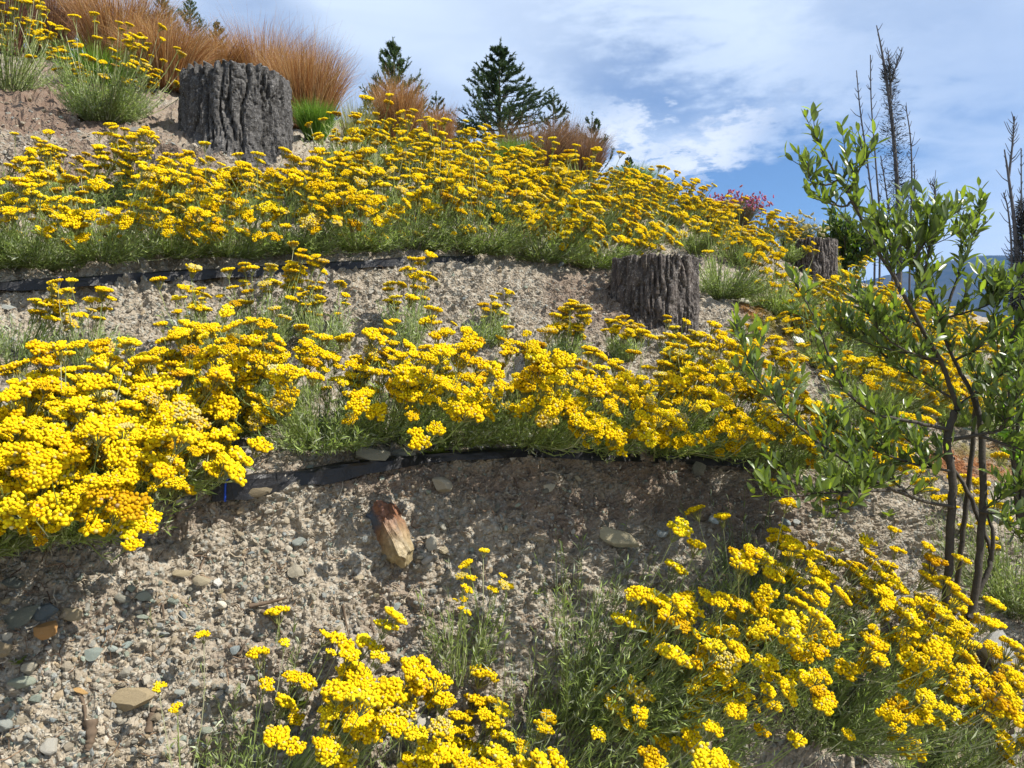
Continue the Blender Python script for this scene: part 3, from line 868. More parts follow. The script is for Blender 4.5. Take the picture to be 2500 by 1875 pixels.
def build_gravel():
    rows_of = np.cumsum([0] + HSEG)
    def pick(n, seg, x0, x1, v0=0.0, v1=1.0):
        c = np.nonzero((HPX > x0) & (HPX < x1))[0]
        j = c[RNG.integers(0, len(c) - 1, n)]
        i = (rows_of[seg] + (v0 + (v1 - v0) * RNG.random(n)) * HSEG[seg]).astype(int)
        a, b = RNG.random((2, n, 1))
        p = HV[i, j] * (1 - a) + HV[i + 1, j] * a; p = p + (HV[i, j + 1] - HV[i, j]) * b
        return p, HN[i, j]
    pal = np.array([(.31, .265, .195), TAN, (.37, .32, .245), (.36, .31, .235), PAL, (.44, .40, .33), GRN, (.24, .25, .235), (.28, .235, .17), (.22, .19, .145), (.30, .29, .25)]) * .78
    def make(name, tmpl, specs, smin, smax, pw, jit):
        Vs, Fs, Cs, off = [], [], [], 0
        for n, seg, x0, x1, v0, v1, sc in specs:
            p, nn = pick(n, seg, x0, x1, v0, v1)
            s = (smin + (smax - smin) * RNG.random(n) ** pw) * sc
            S = np.stack([s * RNG.uniform(.8, 1.5, n), s * RNG.uniform(.6, 1.1, n), s * RNG.uniform(.35, .85, n)], 1)
            V, Fa = scatter(tmpl[0], tmpl[1], frames(nn + RNG.normal(0, .45, (n, 3))), S, p + nn * (s * 0.15)[:, None], jit)
            c = pal[RNG.integers(0, len(pal), n)] * RNG.uniform(.75, 1.2, (n, 1))
            Vs.append(V); Fs.append(Fa + off); Cs.append(np.repeat(c, len(tmpl[0]), 0)); off += len(V)
        obj(name, make_mesh(name, np.concatenate(Vs), np.concatenate(Fs), M_GRAVEL, np.concatenate(Cs)), kind='stuff', label='fine gravel and crumbled soil strewn over the banks', cat='gravel')
    make('gravel', ICO0, [(7000, 2, -200, 2700, 0, 1, 1.0), (900, 2, -100, 700, .0, .7, 1.25), (1700, 4, -200, 2200, 0, 1, 1.3), (1500, 3, -200, 2600, 0, 1, 1.2), (1500, 6, -100, 1000, 0, 1, 1.6), (900, 7, -100, 1000, 0, .8, 2.0), (700, 5, -100, 2400, 0, 1, 1.6), (900, 1, 0, 2600, 0, 1, 1.2)], .0028, .0100, 3.6, .28)
    make('soil_crumbs', OCT, [(18500, 2, -200, 2700, 0, 1, 1.0), (7000, 4, -200, 2300, 0, 1, 1.4), (3000, 3, -200, 2600, 0, 1, 1.2), (3000, 6, -100, 900, 0, 1, 1.8)], .002, .006, 2.0, .35)


build_gravel()

def build_litter():
    rows_of = np.cumsum([0] + HSEG)
    ps, ns = [], []
    for n, seg in ((1500, 2), (600, 4), (300, 3), (400, 6)):
        c = np.nonzero((HPX > -150) & (HPX < 2650))[0]
        j = c[RNG.integers(0, len(c) - 1, n)]; i = (rows_of[seg] + RNG.random(n) * HSEG[seg]).astype(int)
        ps.append(HV[i, j]); ns.append(HN[i, j])
    p = np.concatenate(ps); nn = np.concatenate(ns); N = len(p)
    d = RNG.normal(size=(N, 3)); d = nrm(d - nn * (d * nn).sum(1, keepdims=True))
    side = np.cross(nn, d); L = .012 + .075 * RNG.random(N) ** 2.5
    t = np.linspace(-.5, .5, 6)[None, :, None]
    k = RNG.normal(0, .5, (N, 1, 1)); k2 = RNG.normal(0, .15, (N, 1, 1))
    path = p[:, None] + d[:, None] * t * L[:, None, None] + side[:, None] * L[:, None, None] * (k * (t ** 2 - .08) + k2 * np.sin(t * 9)) + nn[:, None] * (.004 + .10 * L[:, None, None] * RNG.random((N, 1, 1)) * (1 - 4 * t ** 2))
    v, f = tubes(path, np.repeat(RNG.uniform(.0006, .0016, (N, 1)), 6, 1), 3)
    pal = np.array([(.16, .11, .075), (.10, .065, .045), (.30, .25, .18), (.36, .32, .25), (.20, .13, .08)])
    obj('dry_litter', make_mesh('dry_litter', v, f, M_GRAVEL, np.repeat(pal[RNG.integers(0, 5, N)], 18, 0)), kind='stuff', label='dry root hairs and dead stalks strewn over the soil', cat='litter')


build_litter()
# dead twigs and roots on the bank
def twig(pts, rad, label, name='twig', cat='twig', lift=0.006):
    c = np.array([ground(a, b)[0] + np.array([0, -lift, lift]) for a, b in pts])
    c = resample(c, 12)
    r = rad * np.linspace(1, .45, 12) * (1 + .2 * np.sin(np.arange(12) * 2.3))
    loc = c[0].copy()
    v, f = tubes((c - loc)[None], r[None], 6)
    obj(name, make_mesh(name, v, f, M_TWIG, smooth=True), None, loc, label, cat)
twig([(612, 1487), (660, 1478), (704, 1466)], .0065, 'straight brown twig lying on the lower bank', lift=.012)
twig([(640, 1495), (664, 1512), (684, 1540), (690, 1552)], .006, 'dark bent twig running down below the straight brown twig')
twig([(490, 1395), (500, 1370), (513, 1345)], .003, 'thin reddish twig above the white quartz stone')
twig([(400, 1480), (402, 1500), (405, 1528)], .0028, 'thin upright straw in the left gravel')
twig([(365, 1790), (372, 1750), (380, 1728)], .010, 'grey splintered root end right of the tan slab')
twig([(560, 1580), (585, 1600), (600, 1575)], .006, 'grey wood splinter near the single yellow flower')
twig([(1360, 1430), (1378, 1455), (1388, 1485)], .010, 'dark brown root poking from the bank behind the upright stems')
twig([(838, 1480), (845, 1520), (856, 1565)], .004, 'thin hanging root on the bank left of the square pebble')
twig([(1330, 1195), (1375, 1215), (1415, 1235)], .003, 'thin pale root across the dark humus patch')
twig([(905, 1510), (912, 1540), (930, 1580), (945, 1620)], .004, 'wandering root below the square grey pebble')
twig([(195, 1690), (210, 1730), (213, 1790)], .005, 'dark root running down left of the tan slab')
twig([(225, 1760), (224, 1810), (216, 1835)], .015, 'thick dark root near the bottom left of the bank')

# ------------------------------------------------------------------ curry plants: grey-green needle leaves, thin stems, flat yellow flower heads
def head_mesh(seed, near, pale=0.0):
    r = np.random.default_rng(seed)
    R = 1.0
    nsub = r.integers(8, 12)
    cen = [];
    while len(cen) < nsub:
        a, q = r.uniform(0, 6.283), math.sqrt(r.random()) * 0.74
        c = np.array([math.cos(a) * q * r.uniform(.8, 1.25), math.sin(a) * q])
        if all(np.hypot(*(c - o)) > 0.30 for o in cen) or r.random() < .04: cen.append(c)
    pts, sub, tries = [], [], 0
    for i, c in enumerate(cen):
        for _ in range(r.integers(11, 16)):
            a, q = r.uniform(0, 6.283), math.sqrt(r.random()) * 0.31
            x = c + q * np.array([math.cos(a), math.sin(a)])
            if all(np.hypot(*(x - o[:2])) > 0.125 for o in pts):
                rho = np.hypot(*x)
                pts.append(np.array([x[0], x[1], 0.15 * (1 - rho ** 2) + 0.09 * (1 - (q / .31) ** 2) + r.normal(0, .028)])); sub.append(i)
    pts = np.array(pts); n = len(pts)
    T = ICO0
    TV = T[0].copy()
    rad = r.uniform(.094, .130, n)
    S = np.stack([rad, rad, rad * 1.15], 1)
    zdir = nrm(np.stack([pts[:, 0] * .7, pts[:, 1] * .7, np.ones(n)], 1))
    fV, fF = scatter(TV, T[1], frames(zdir), S, pts)
    base = np.array([[.90, .68, .012], [.92, .73, .02], [.86, .61, .008]])[r.integers(0, 3, n)]
    cream = np.array([.62, .53, .17])
    pm = (r.random(n) < (0.04 + pale))[:, None]
    base = np.where(pm, cream, base) * r.uniform(.88, 1.08, (n, 1))
    C = np.repeat(base, len(TV), 0)
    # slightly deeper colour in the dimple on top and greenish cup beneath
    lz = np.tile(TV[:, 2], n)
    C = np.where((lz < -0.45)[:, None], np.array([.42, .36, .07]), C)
    # pedicels: stem top -> umbel node -> florets
    root = np.array([0, 0, -1.15]); paths = []; rads = []
    for i, c in enumerate(cen):
        node = np.array([c[0] * .72, c[1] * .72, -0.38])
        paths.append(np.stack([root, root * .55 + node * .45 + np.array([0, 0, -.06]), node])); rads.append([.045, .038, .03])
        for p in pts[np.array(sub) == i]:
            paths.append(np.stack([node, (node + p) / 2 + np.array([0, 0, -.04]), p])); rads.append([.022, .018, .014])
    tv, tf = tubes(np.array(paths), np.array(rads), 3)
    # the packed florets below: a lumpy ochre cushion under each umbel closes the gaps
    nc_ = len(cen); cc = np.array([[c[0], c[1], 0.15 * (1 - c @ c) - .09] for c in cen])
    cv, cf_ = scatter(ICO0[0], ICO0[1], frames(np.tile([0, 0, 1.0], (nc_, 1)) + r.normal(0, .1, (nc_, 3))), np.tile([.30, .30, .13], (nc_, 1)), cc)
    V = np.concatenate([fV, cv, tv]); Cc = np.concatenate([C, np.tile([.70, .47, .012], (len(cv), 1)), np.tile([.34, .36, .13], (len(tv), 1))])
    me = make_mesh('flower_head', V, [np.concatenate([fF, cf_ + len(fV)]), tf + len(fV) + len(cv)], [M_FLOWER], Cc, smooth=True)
    return me


HN_NEAR = [head_mesh(100 + i, True) for i in range(10)]
HN_PALE = [head_mesh(140 + i, True, .75) for i in range(3)]
HN_FAR = [head_mesh(200 + i, False) for i in range(8)]
HN_FARPALE = [head_mesh(240 + i, False, .7) for i in range(2)]
NHEADS = [0]


def needle_tris(base, dirs, length, width):
    """single thin blades"""
    n = len(base)
    side = nrm(np.cross(dirs, RNG.normal(size=(n, 3))))
    mid = base + dirs * (length * .55)[:, None]; tip = base + dirs * length[:, None] + RNG.normal(0, .12, (n, 3)) * length[:, None]
    w = width[:, None] * side
    V = np.stack([base - w * .5, mid + w * .5, tip, ], 1)
    return V.reshape(-1, 3), np.arange(3 * n).reshape(-1, 3)


def curry_plant(px, py, label, group, L=0.42, n=70, spread=62, lean=(0.35, -0.15), shoots=90, hs=0.034, droop=.34, silver=0.3, pale=0.05, sl=(.32, .70), up=0.0, sparse=False, off=(0, 0), needles=26, green=1.0):
    global RNG
    RNG = np.random.default_rng(int(px * 7 + py * 13 + 90000))
    root, _ = ground(px, py)
    if root is None: return
    if n > 20: n = int(n * RNG.uniform(.72, 1.12)); L = L * RNG.uniform(.9, 1.12)
    root = root + np.array([off[0], off[1], 0])
    root[2] = down(root[0], root[1])[0][2]
    _, _, dist = Q(root)
    near = dist < 3.3
    e = obj('curry_plant', None, None, root, label, 'flowering plant', group)
    th = np.radians(spread)

    def arcs(m, Ls, spreadr, leanv, lift, droop, segs, upturn, bunch=0):
        phi = RNG.uniform(0, 2 * np.pi, m)
        inc = spreadr * np.sqrt(RNG.random(m))
        if bunch:                                   # stems grow in loose bunches with gaps between
            nb = max(3, m // bunch); k = RNG.integers(0, nb, m)
            phi = RNG.uniform(0, 2 * np.pi, nb)[k] + RNG.normal(0, .24, m)
            inc = (spreadr * np.sqrt(RNG.random(nb)))[k] + RNG.normal(0, .15, m)
            Ls *= RNG.uniform(.78, 1.16, nb)[k]
        d0 = np.stack([np.sin(inc) * np.cos(phi), np.sin(inc) * np.sin(phi), np.cos(inc) + lift], 1) + np.array([leanv[0], leanv[1], 0])
        d0 = nrm(d0)
        t = np.linspace(0, 1, segs)[None, :, None]
        base = np.stack([np.cos(phi), np.sin(phi), np.zeros(m)], 1) * (RNG.random((m, 1)) ** .5) * min(.10, L * .2)
        hor = np.linalg.norm(d0[:, :2], axis=1)[:, None]
        pts = base[:, None] + d0[:, None] * Ls[:, None, None] * t
        dz = (-droop * hor * t[..., 0] ** 2 + upturn * hor * t[..., 0] ** 4) * Ls[:, None]
        pts[..., 2] += dz
        k = RNG.normal(0, .035, (m, 1, 3)) * Ls[:, None, None]
        pts += k * np.sin(t * 3.14 * RNG.uniform(.7, 1.6, (m, 1, 1)))
        # keep clear of the slope behind
        for i in range(m):
            q = pts[i, -1] + root
            gz = down(q[0], q[1])[0][2] + 0.03
            if q[2] < gz:
                pts[i, :, 2] += (gz - q[2]) * np.linspace(0, 1, segs) ** 1.3
        return pts
    # leafy shoots
    Ls = L * RNG.uniform(sl[0], sl[1], shoots)
    sp = arcs(shoots, Ls, th * 1.12, (lean[0] * .6, lean[1] * .6), .1, .18, 5, .25)
    rs = np.tile(np.linspace(.0014, .0007, 5), (shoots, 1))
    sv, sf = tubes(sp, rs, 3)
    m = needles
    ti = RNG.uniform(.12, 1.0, (shoots, m)) * 3.999; ii = ti.astype(int); ff = (ti - ii)[..., None]
    bp = np.take_along_axis(sp, ii[..., None], 1) * (1 - ff) + np.take_along_axis(sp, ii[..., None] + 1, 1) * ff
    tg = nrm(np.take_along_axis(sp, ii[..., None] + 1, 1) - np.take_along_axis(sp, ii[..., None], 1))
    nd = nrm(tg + RNG.normal(0, .55, tg.shape)).reshape(-1, 3)
    k = shoots * m
    nv, nf = needle_tris(bp.reshape(-1, 3), nd, RNG.uniform(.018, .036, k), np.full(k, .0023 * max(1.0, dist / 2.6)))
    sil = (RNG.random((k, 1)) < silver)
    nc = np.where(sil, np.array([.44, .48, .34]), np.array([.29, .375, .12]) * green) * RNG.uniform(.65, 1.3, (k, 1))
    cs = np.tile([.19, .23, .085], (len(sv), 1))
    # flowering stems
    Lf = L * RNG.uniform(.55, 1.12, n)
    fp = arcs(n, Lf, th, lean, .10 + up, droop, 6, .40, 7)
    rf = np.tile(np.linspace(.0017, .0011, 6), (n, 1)) * max(1.0, dist / 3.2)
    fv, ff_ = tubes(fp, rf, 3)
    m2 = 16
    ti = RNG.uniform(.08, .82, (n, m2)) * 4.999; ii = ti.astype(int); f2 = (ti - ii)[..., None]
    bp = np.take_along_axis(fp, ii[..., None], 1) * (1 - f2) + np.take_along_axis(fp, ii[..., None] + 1, 1) * f2
    tg = nrm(np.take_along_axis(fp, ii[..., None] + 1, 1) - np.take_along_axis(fp, ii[..., None], 1))
    nd = nrm(tg + RNG.normal(0, .33, tg.shape)).reshape(-1, 3)
    k2 = n * m2
    v2, f3 = needle_tris(bp.reshape(-1, 3), nd, RNG.uniform(.014, .028, k2), np.full(k2, .0023 * max(1.0, dist / 2.6)))
    c2 = np.array([.31, .385, .135]) * RNG.uniform(.75, 1.35, (k2, 1))
    stem_c = np.where(RNG.random((n, 1)) < .25, np.array([.50, .50, .34]), np.array([.31, .37, .14])) * RNG.uniform(.8, 1.2, (n, 1))
    cf = np.repeat(stem_c, 18, 0)
    # leaf mass
    V = np.concatenate([sv, nv, v2]); o1 = len(sv); o2 = o1 + len(nv)
    obj('foliage', make_mesh('foliage', V, [sf, np.concatenate([nf + o1, f3 + o2])], M_FOL, np.concatenate([cs, np.repeat(nc, 3, 0), np.repeat(c2, 3, 0)])), e, kind='stuff')
    obj('stems', make_mesh('stems', fv, ff_, M_FOL, cf), e, kind='stuff')
    # flower heads
    tip = fp[:, -1]; tan = nrm(fp[:, -1] - fp[:, -2])
    zz = nrm(tan * .80 + np.array([0.12, -0.20, 0.55]) + RNG.normal(0, .24, (n, 3)))
    Rm = frames(zz)
    S = hs * np.clip(RNG.normal(.92, .20, n), .45, 1.22)
    for i in range(n):
        if near: me = HN_PALE[RNG.integers(3)] if RNG.random() < pale else HN_NEAR[RNG.integers(10)]
        else: me = HN_FARPALE[RNG.integers(2)] if RNG.random() < pale else HN_FAR[RNG.integers(8)]
        o = bpy.data.objects.new('flower_head', me)
        COL.objects.link(o); o.parent = e
        s = S[i]
        o.matrix_local = Matrix.Translation(Vector(tip[i] + zz[i] * (1.12 * s))) @ Matrix([list(r_) for r_ in Rm[i]]).to_4x4() @ Matrix.Diagonal((s, s * RNG.uniform(.8, 1.1), s, 1))
    NHEADS[0] += n
    return e


ORD = ['first', 'second', 'third', 'fourth', 'fifth', 'sixth', 'seventh', 'eighth', 'ninth', 'tenth', 'eleventh', 'twelfth', 'thirteenth', 'fourteenth', 'fifteenth', 'sixteenth', 'seventeenth', 'eighteenth']
G_FRONT, G_LOW, G_MID, G_TOP, G_FAR = ('curry plants at the foot of the lower bank', 'curry plants on the lower terrace', 'curry plants on the middle terrace', 'curry plants along the top of the slope', 'curry plants on the far right slope')

# foreground, rooted low on the bank
curry_plant(1440, 1790, 'foreground curry plant by the dark hollow, its stems sweeping right', G_FRONT, L=.58, n=72, spread=52, lean=(1.15, -.22), shoots=270, up=-.06, needles=28, hs=.034, sl=(.40, .92))
curry_plant(1850, 1610, 'broad curry plant in front of the olive trunks, widest in the foreground', G_FRONT, L=.44, n=76, spread=74, lean=(.65, -.2), shoots=250, silver=.45, needles=30, hs=.034, sl=(.38, .85))
curry_plant(2010, 1800, 'curry plant in the bottom right corner, heavy with flower heads', G_FRONT, L=.46, n=96, spread=62, lean=(.75, -.15), shoots=190, needles=28, hs=.034, sl=(.38, .85))
curry_plant(1660, 1890, 'curry plant at the bottom edge right of the dark hollow', G_FRONT, L=.42, n=64, spread=58, lean=(.8, -.1), shoots=90, needles=28, hs=.034)
curry_plant(1330, 1985, 'curry plant below the dark hollow with stems lying along the bottom edge', G_FRONT, L=.50, n=70, spread=46, lean=(1.1, -.1), shoots=150, needles=26, hs=.034, up=-.02, sl=(.4, .95))
curry_plant(2450, 1960, 'curry plant cut off by the bottom right corner', G_FRONT, L=.34, n=70, spread=58, lean=(.1, 0), shoots=60, needles=24, hs=.034)
curry_plant(2240, 1900, 'curry plant at the bottom edge below the bluish white slab', G_FRONT, L=.38, n=84, spread=60, lean=(.4, -.05), shoots=70, needles=26, hs=.034)
curry_plant(1835, 1545, 'tall curry plant stems rising behind the broad foreground one', G_FRONT, L=.28, n=40, spread=42, lean=(.38, .05), shoots=80, up=.3, silver=.5, hs=.028)
curry_plant(1125, 1660, 'slim upright tuft with a few small flowers above the dark hollow', G_FRONT, L=.35, n=14, spread=24, lean=(.12, -.05), shoots=38, up=.6, hs=.017, silver=.4)
curry_plant(640, 1960, 'curry plant at the bottom edge left of centre, stems leaning right', G_FRONT, L=.40, n=72, spread=44, lean=(.75, -.15), shoots=70, up=.12, hs=.034)
curry_plant(1010, 2030, 'curry plant at the bottom edge below the slim upright tuft', G_FRONT, L=.36, n=85, spread=52, lean=(.5, -.15), shoots=60, up=.05, hs=.034)
curry_plant(455, 1905, 'straggling seedling with a few bent stems at the bottom left', G_FRONT, L=.26, n=3, spread=40, lean=(.05, 0), shoots=3, up=.6, hs=.019)
# lower terrace, left to right
low = [(-190, 1330, .46, 120, 62, (.55, -.35), 130), (180, 1260, .44, 115, 64, (.5, -.3), 90), (370, 1150, .44, 110, 62, (.45, -.28), 90), (-30, 1290, .42, 120, 62, (.5, -.3), 120), (120, 1200, .40, 110, 66, (.45, -.25), 110), (40, 1080, .42, 60, 55, (.5, 0), 110),
       (300, 1090, .40, 105, 62, (.45, -.25), 120), (470, 1030, .40, 90, 55, (.3, -.2), 110), (640, 985, .40, 62, 46, (.2, -.05), 110), (790, 1060, .40, 75, 60, (.4, -.15), 150),
       (960, 1030, .40, 80, 62, (.4, -.2), 120), (1130, 1050, .40, 70, 60, (.5, -.15), 150), (1290, 1050, .42, 85, 62, (.45, -.15), 130), (1450, 1055, .44, 120, 64, (.35, -.15), 140),
       (1610, 1065, .44, 120, 62, (.35, -.15), 130), (1740, 1075, .40, 105, 60, (.30, -.2), 110), (1900, 1130, .34, 42, 58, (.45, -.2), 110), (2060, 1150, .34, 60, 58, (.3, -.1), 80)]
low.sort()
for i, (x, y, L, n, s, ln, sh) in enumerate(low):
    curry_plant(x, y + (44 if x < 400 else 34), f'{ORD[i]} curry plant from the left in the row along the lower plastic edging', G_LOW, L=L * (.78 if x < 480 else .84), n=int(n * (.92 if x < 480 else 1.2)), spread=s + 16, lean=(ln[0], ln[1] - .14), shoots=int(sh * 1.15), hs=.036 if x < 480 else .033, droop=.42)
back = [(30, 900, .40, 20, 40, (.35, .1), 60), (210, 900, .36, 22, 40, (.4, .1), 50), (500, 880, .36, 24, 32, (.1, .1), 50), (640, 860, .38, 40, 30, (.08, .1), 60), (790, 870, .38, 42, 32, (.1, .1), 60), (990, 850, .36, 26, 26, (.06, .1), 50), (1180, 850, .36, 22, 34, (.25, .1), 60),
        (1370, 890, .36, 50, 45, (.15, .05), 60), (1520, 885, .36, 44, 36, (.15, .05), 60), (1660, 900, .34, 40, 42, (.2, .05), 60), (1800, 930, .34, 50, 48, (.2, .05), 60), (1920, 960, .32, 46, 48, (.2, .05), 60)]
for i, (x, y, L, n, s, ln, sh) in enumerate(back):
    curry_plant(x, y, f'{ORD[i]} upright curry plant from the left in the back row of the lower terrace', 'upright curry plants behind the lower row', L=L * (.78 if 480 < x < 1100 else .50 if x > 1300 else .66), n=n, spread=s + 2, lean=ln, shoots=int(sh * .8), up=.5, silver=.5, pale=.12, hs=.027)
# middle terrace
mid = [(-60, 655, .42, 45, 56, (.3, -.1), 130), (90, 655, .42, 48, 56, (.25, -.1), 170), (250, 640, .40, 55, 56, (.3, -.1), 130), (410, 630, .42, 75, 60, (.35, -.15), 120), (560, 630, .44, 80, 58, (.3, -.1), 160), (720, 622, .44, 80, 58, (.3, -.15), 150),
       (880, 615, .42, 70, 60, (.35, -.15), 140), (1020, 612, .42, 60, 58, (.3, -.15), 130), (1180, 622, .46, 70, 58, (.35, -.05), 190), (1330, 642, .44, 90, 58, (.3, -.1), 140), (1450, 655, .42, 90, 58, (.25, -.1), 120),
       (1770, 730, .42, 40, 52, (.3, .05), 180), (1900, 770, .42, 45, 52, (.35, .05), 180), (2000, 810, .42, 60, 56, (.35, -.05), 170), (2120, 850, .42, 90, 56, (.3, 0), 120)]
for i, (x, y, L, n, s, ln, sh) in enumerate(mid):
    curry_plant(x, y, f'{ORD[i]} curry plant from the left in the front row of the middle terrace', G_MID, L=L * .88, n=int(n * (1.2 if x < 850 else 1.4)), droop=.42, spread=s + 18, lean=(ln[0], ln[1] - .12), shoots=sh, hs=.032)
mid2 = [(30, 520, .40, 46, 48, (.2, 0), 60), (180, 520, .40, 60, 48, (.2, 0), 70), (320, 510, .38, 55, 48, (.2, 0), 60), (450, 535, .33, 42, 30, (.1, 0), 60), (560, 535, .30, 50, 45, (.1, 0), 60), (680, 535, .33, 60, 50, (.2, 0), 70), (780, 520, .36, 50, 50, (.25, 0), 60),
        (930, 530, .42, 85, 54, (.2, 0), 90), (1060, 540, .44, 110, 54, (.2, 0), 90), (1200, 545, .44, 110, 54, (.25, 0), 90), (1320, 560, .44, 110, 54, (.25, 0), 90), (1440, 580, .42, 110, 54, (.25, 0), 90), (1560, 600, .42, 90, 54, (.25, 0), 80), (1690, 620, .42, 80, 54, (.25, 0), 90), (1800, 650, .42, 70, 54, (.25, 0), 90)]
for i, (x, y, L, n, s, ln, sh) in enumerate(mid2):
    curry_plant(x, y, f'{ORD[i]} curry plant from the left in the back row of the middle terrace', 'curry plants in the back row of the middle terrace', L=L * .80, n=int(n * (1.1 if x < 850 else 1.4)), spread=s + 10, lean=ln, shoots=sh, hs=.031)
# top of the slope
curry_plant(255, 300, 'rounded green curry plant on the upper slope left of the charred stump', G_TOP, L=.52, n=140, spread=56, lean=(.08, -.05), shoots=330, up=.15, hs=.028, silver=.35, needles=36)
curry_plant(30, 225, 'curry plant at the top left corner in front of the brown grasses', G_TOP, L=.56, n=95, spread=52, lean=(.15, -.05), shoots=90, up=.2)
curry_plant(850, 440, 'grey curry plant on the bare patch right of the charred stump', G_TOP, L=.46, n=46, spread=46, lean=(.2, 0), shoots=130, silver=.6, up=.25)
top = [(960, 420, .46, 80, 54, (.2, 0), 80), (1080, 440, .46, 90, 54, (.2, 0), 80), (1200, 460, .46, 100, 54, (.2, 0), 80), (1320, 480, .46, 100, 54, (.2, 0), 80), (1430, 505, .46, 100, 54, (.2, 0), 80), (1540, 525, .46, 100, 54, (.2, 0), 80), (1640, 550, .46, 100, 54, (.2, 0), 80), (1740, 580, .46, 100, 54, (.2, 0), 80), (1840, 615, .46, 80, 54, (.2, 0), 80), (1920, 640, .40, 60, 54, (.2, 0), 70), (2060, 690, .40, 40, 54, (.1, 0), 60)]
for i, (x, y, L, n, s, ln, sh) in enumerate(top):
    curry_plant(x, y, f'{ORD[i]} curry plant from the left in the dense yellow row below the skyline', 'curry plants in the dense row below the skyline', L=L * .70, n=int(n * 1.3), spread=s + 10, lean=ln, shoots=sh, hs=.032)
far = [(2130, 755), (2220, 780), (2310, 800), (2400, 820), (2490, 835)]
for i, (x, y) in enumerate(far):
    curry_plant(x, y + 14, f'{ORD[i]} curry plant from the left on the far ridge before the blue mountain', G_FAR, L=.25, n=110, spread=66, lean=(.15, 0), shoots=60, hs=.034)
far = [(2090, 900), (2190, 905), (2290, 915), (2390, 935), (2490, 965)]
for i, (x, y) in enumerate(far):
    curry_plant(x, y, f'{ORD[i]} curry plant from the left in the far row seen through the olive leaves', 'curry plants seen through the olive leaves', L=.38, n=100, spread=66, lean=(.2, 0), shoots=90, hs=.033)
for i, (x, y) in enumerate([(2020, 900), (2120, 985), (2220, 1010), (2330, 1040), (2440, 1075)]):
    curry_plant(x, y, f'{ORD[i]} curry plant from the left on the slope right behind the olive branches', 'curry plants on the slope behind the olive', L=.34, n=85, spread=70, lean=(.2, -.05), shoots=80, hs=.031)
curry_plant(2090, 1040, 'curry plant directly behind the low left olive branches', 'curry plants seen through the olive leaves', L=.40, n=80, spread=58, lean=(.2, -.1), shoots=90)
curry_plant(2490, 1500, 'leafy curry plant at the right edge beside the olive trunks', G_FAR, L=.50, n=34, spread=52, lean=(.0, 0), shoots=260, up=.2, green=.8)
print('flower heads', NHEADS[0])


# ------------------------------------------------------------------ grasses
def ribbons(paths, width, cols):
    """flat tapering blades: paths (N,m,3)"""
    N, m, _ = paths.shape
    tan = nrm(paths[:, -1] - paths[:, 0])
    side = nrm(np.cross(tan, RNG.normal(size=(N, 3))))
    w = width[:, None, None] * np.linspace(1, .12, m)[None, :, None] * side[:, None]
    V = np.stack([paths - w, paths + w], 2).reshape(-1, 3)
    b = (np.arange(N)[:, None] * m + np.arange(m - 1)[None]) * 2
    q = np.stack([b, b + 1, b + 3, b + 2], -1).reshape(-1, 4)
    return V, q, np.repeat(cols, m * 2, 0)


def grass_clump(px, py, top, halfw, depth, label, cat, group, name, pal, n=1300, droop=.35, wisp=.12, width=.0022, mix=.6, lean=0.0, flowers=None):
    """px,py: where its foot meets the ground line; top: photo height of the tips; halfw: half width in photo pixels"""
    b = P(px, py, depth); gz = down(b[0], b[1])[0][2]
    root = np.array([b[0], b[1], min(gz, b[2]) - .02 if gz > b[2] - .6 else gz])
    root[2] = gz
    H = P(px, top, depth)[2] - root[2]; Wd = halfw * 1.15 / F * depth; n = int(n * 1.25)
    m = 5
    t = np.linspace(0, 1, m)[None, :, None]
    phi = RNG.uniform(0, 6.283, n); rad = np.sqrt(RNG.random(n))
    L = H * RNG.uniform(.66, 1.10, n) * (1 + .05 * RNG.normal(size=n))
    wi = RNG.random(n) < wisp
    L = np.where(wi, L * 1.22, L)
    dirh = np.stack([np.cos(phi), np.sin(phi), np.zeros(n)], 1)
    basep = dirh * (rad * Wd * .45)[:, None]
    out = dirh * (rad * Wd * RNG.uniform(.5, 1.0, n))[:, None]
    out[:, 0] += lean * Wd
    pts = basep[:, None] + out[:, None] * t ** 1.25
    pts[..., 2] += (L[:, None] * (t[..., 0] * (1 + droop * rad[:, None] * .5) - droop * rad[:, None] * .9 * t[..., 0] ** 3))
    pts += RNG.normal(0, .055, (n, 1, 3)) * H * np.sin(t * 5 + RNG.uniform(0, 6, (n, 1, 1))) * t
    pal = np.array(pal)
    c = pal[RNG.integers(0, len(pal), n)] * RNG.uniform(.6, 1.3, (n, 1))
    V, q, C = ribbons(pts, np.where(wi, width * .45, width) * RNG.uniform(.7, 1.3, n), c)
    e = obj(name, None, None, root, label, cat, group)
    obj('blades', make_mesh('blades', V, q, M_GRASS, C), e, kind='stuff')
    if flowers is not None:
        k = RNG.choice(n, flowers[0], replace=False)
        fv, ff = scatter(ICO0[0], ICO0[1], frames(RNG.normal(size=(len(k), 3))), np.stack([np.full(len(k), flowers[1]), np.full(len(k), flowers[1]), np.full(len(k), flowers[1] * 2.2)], 1), pts[k, -1], .3)
        fc = np.array(flowers[2])[RNG.integers(0, len(flowers[2]), len(k))]
        obj('blossoms', make_mesh('blossoms', fv, ff, M_GRASS, np.repeat(fc, 12, 0)), e, kind='stuff')
    return e


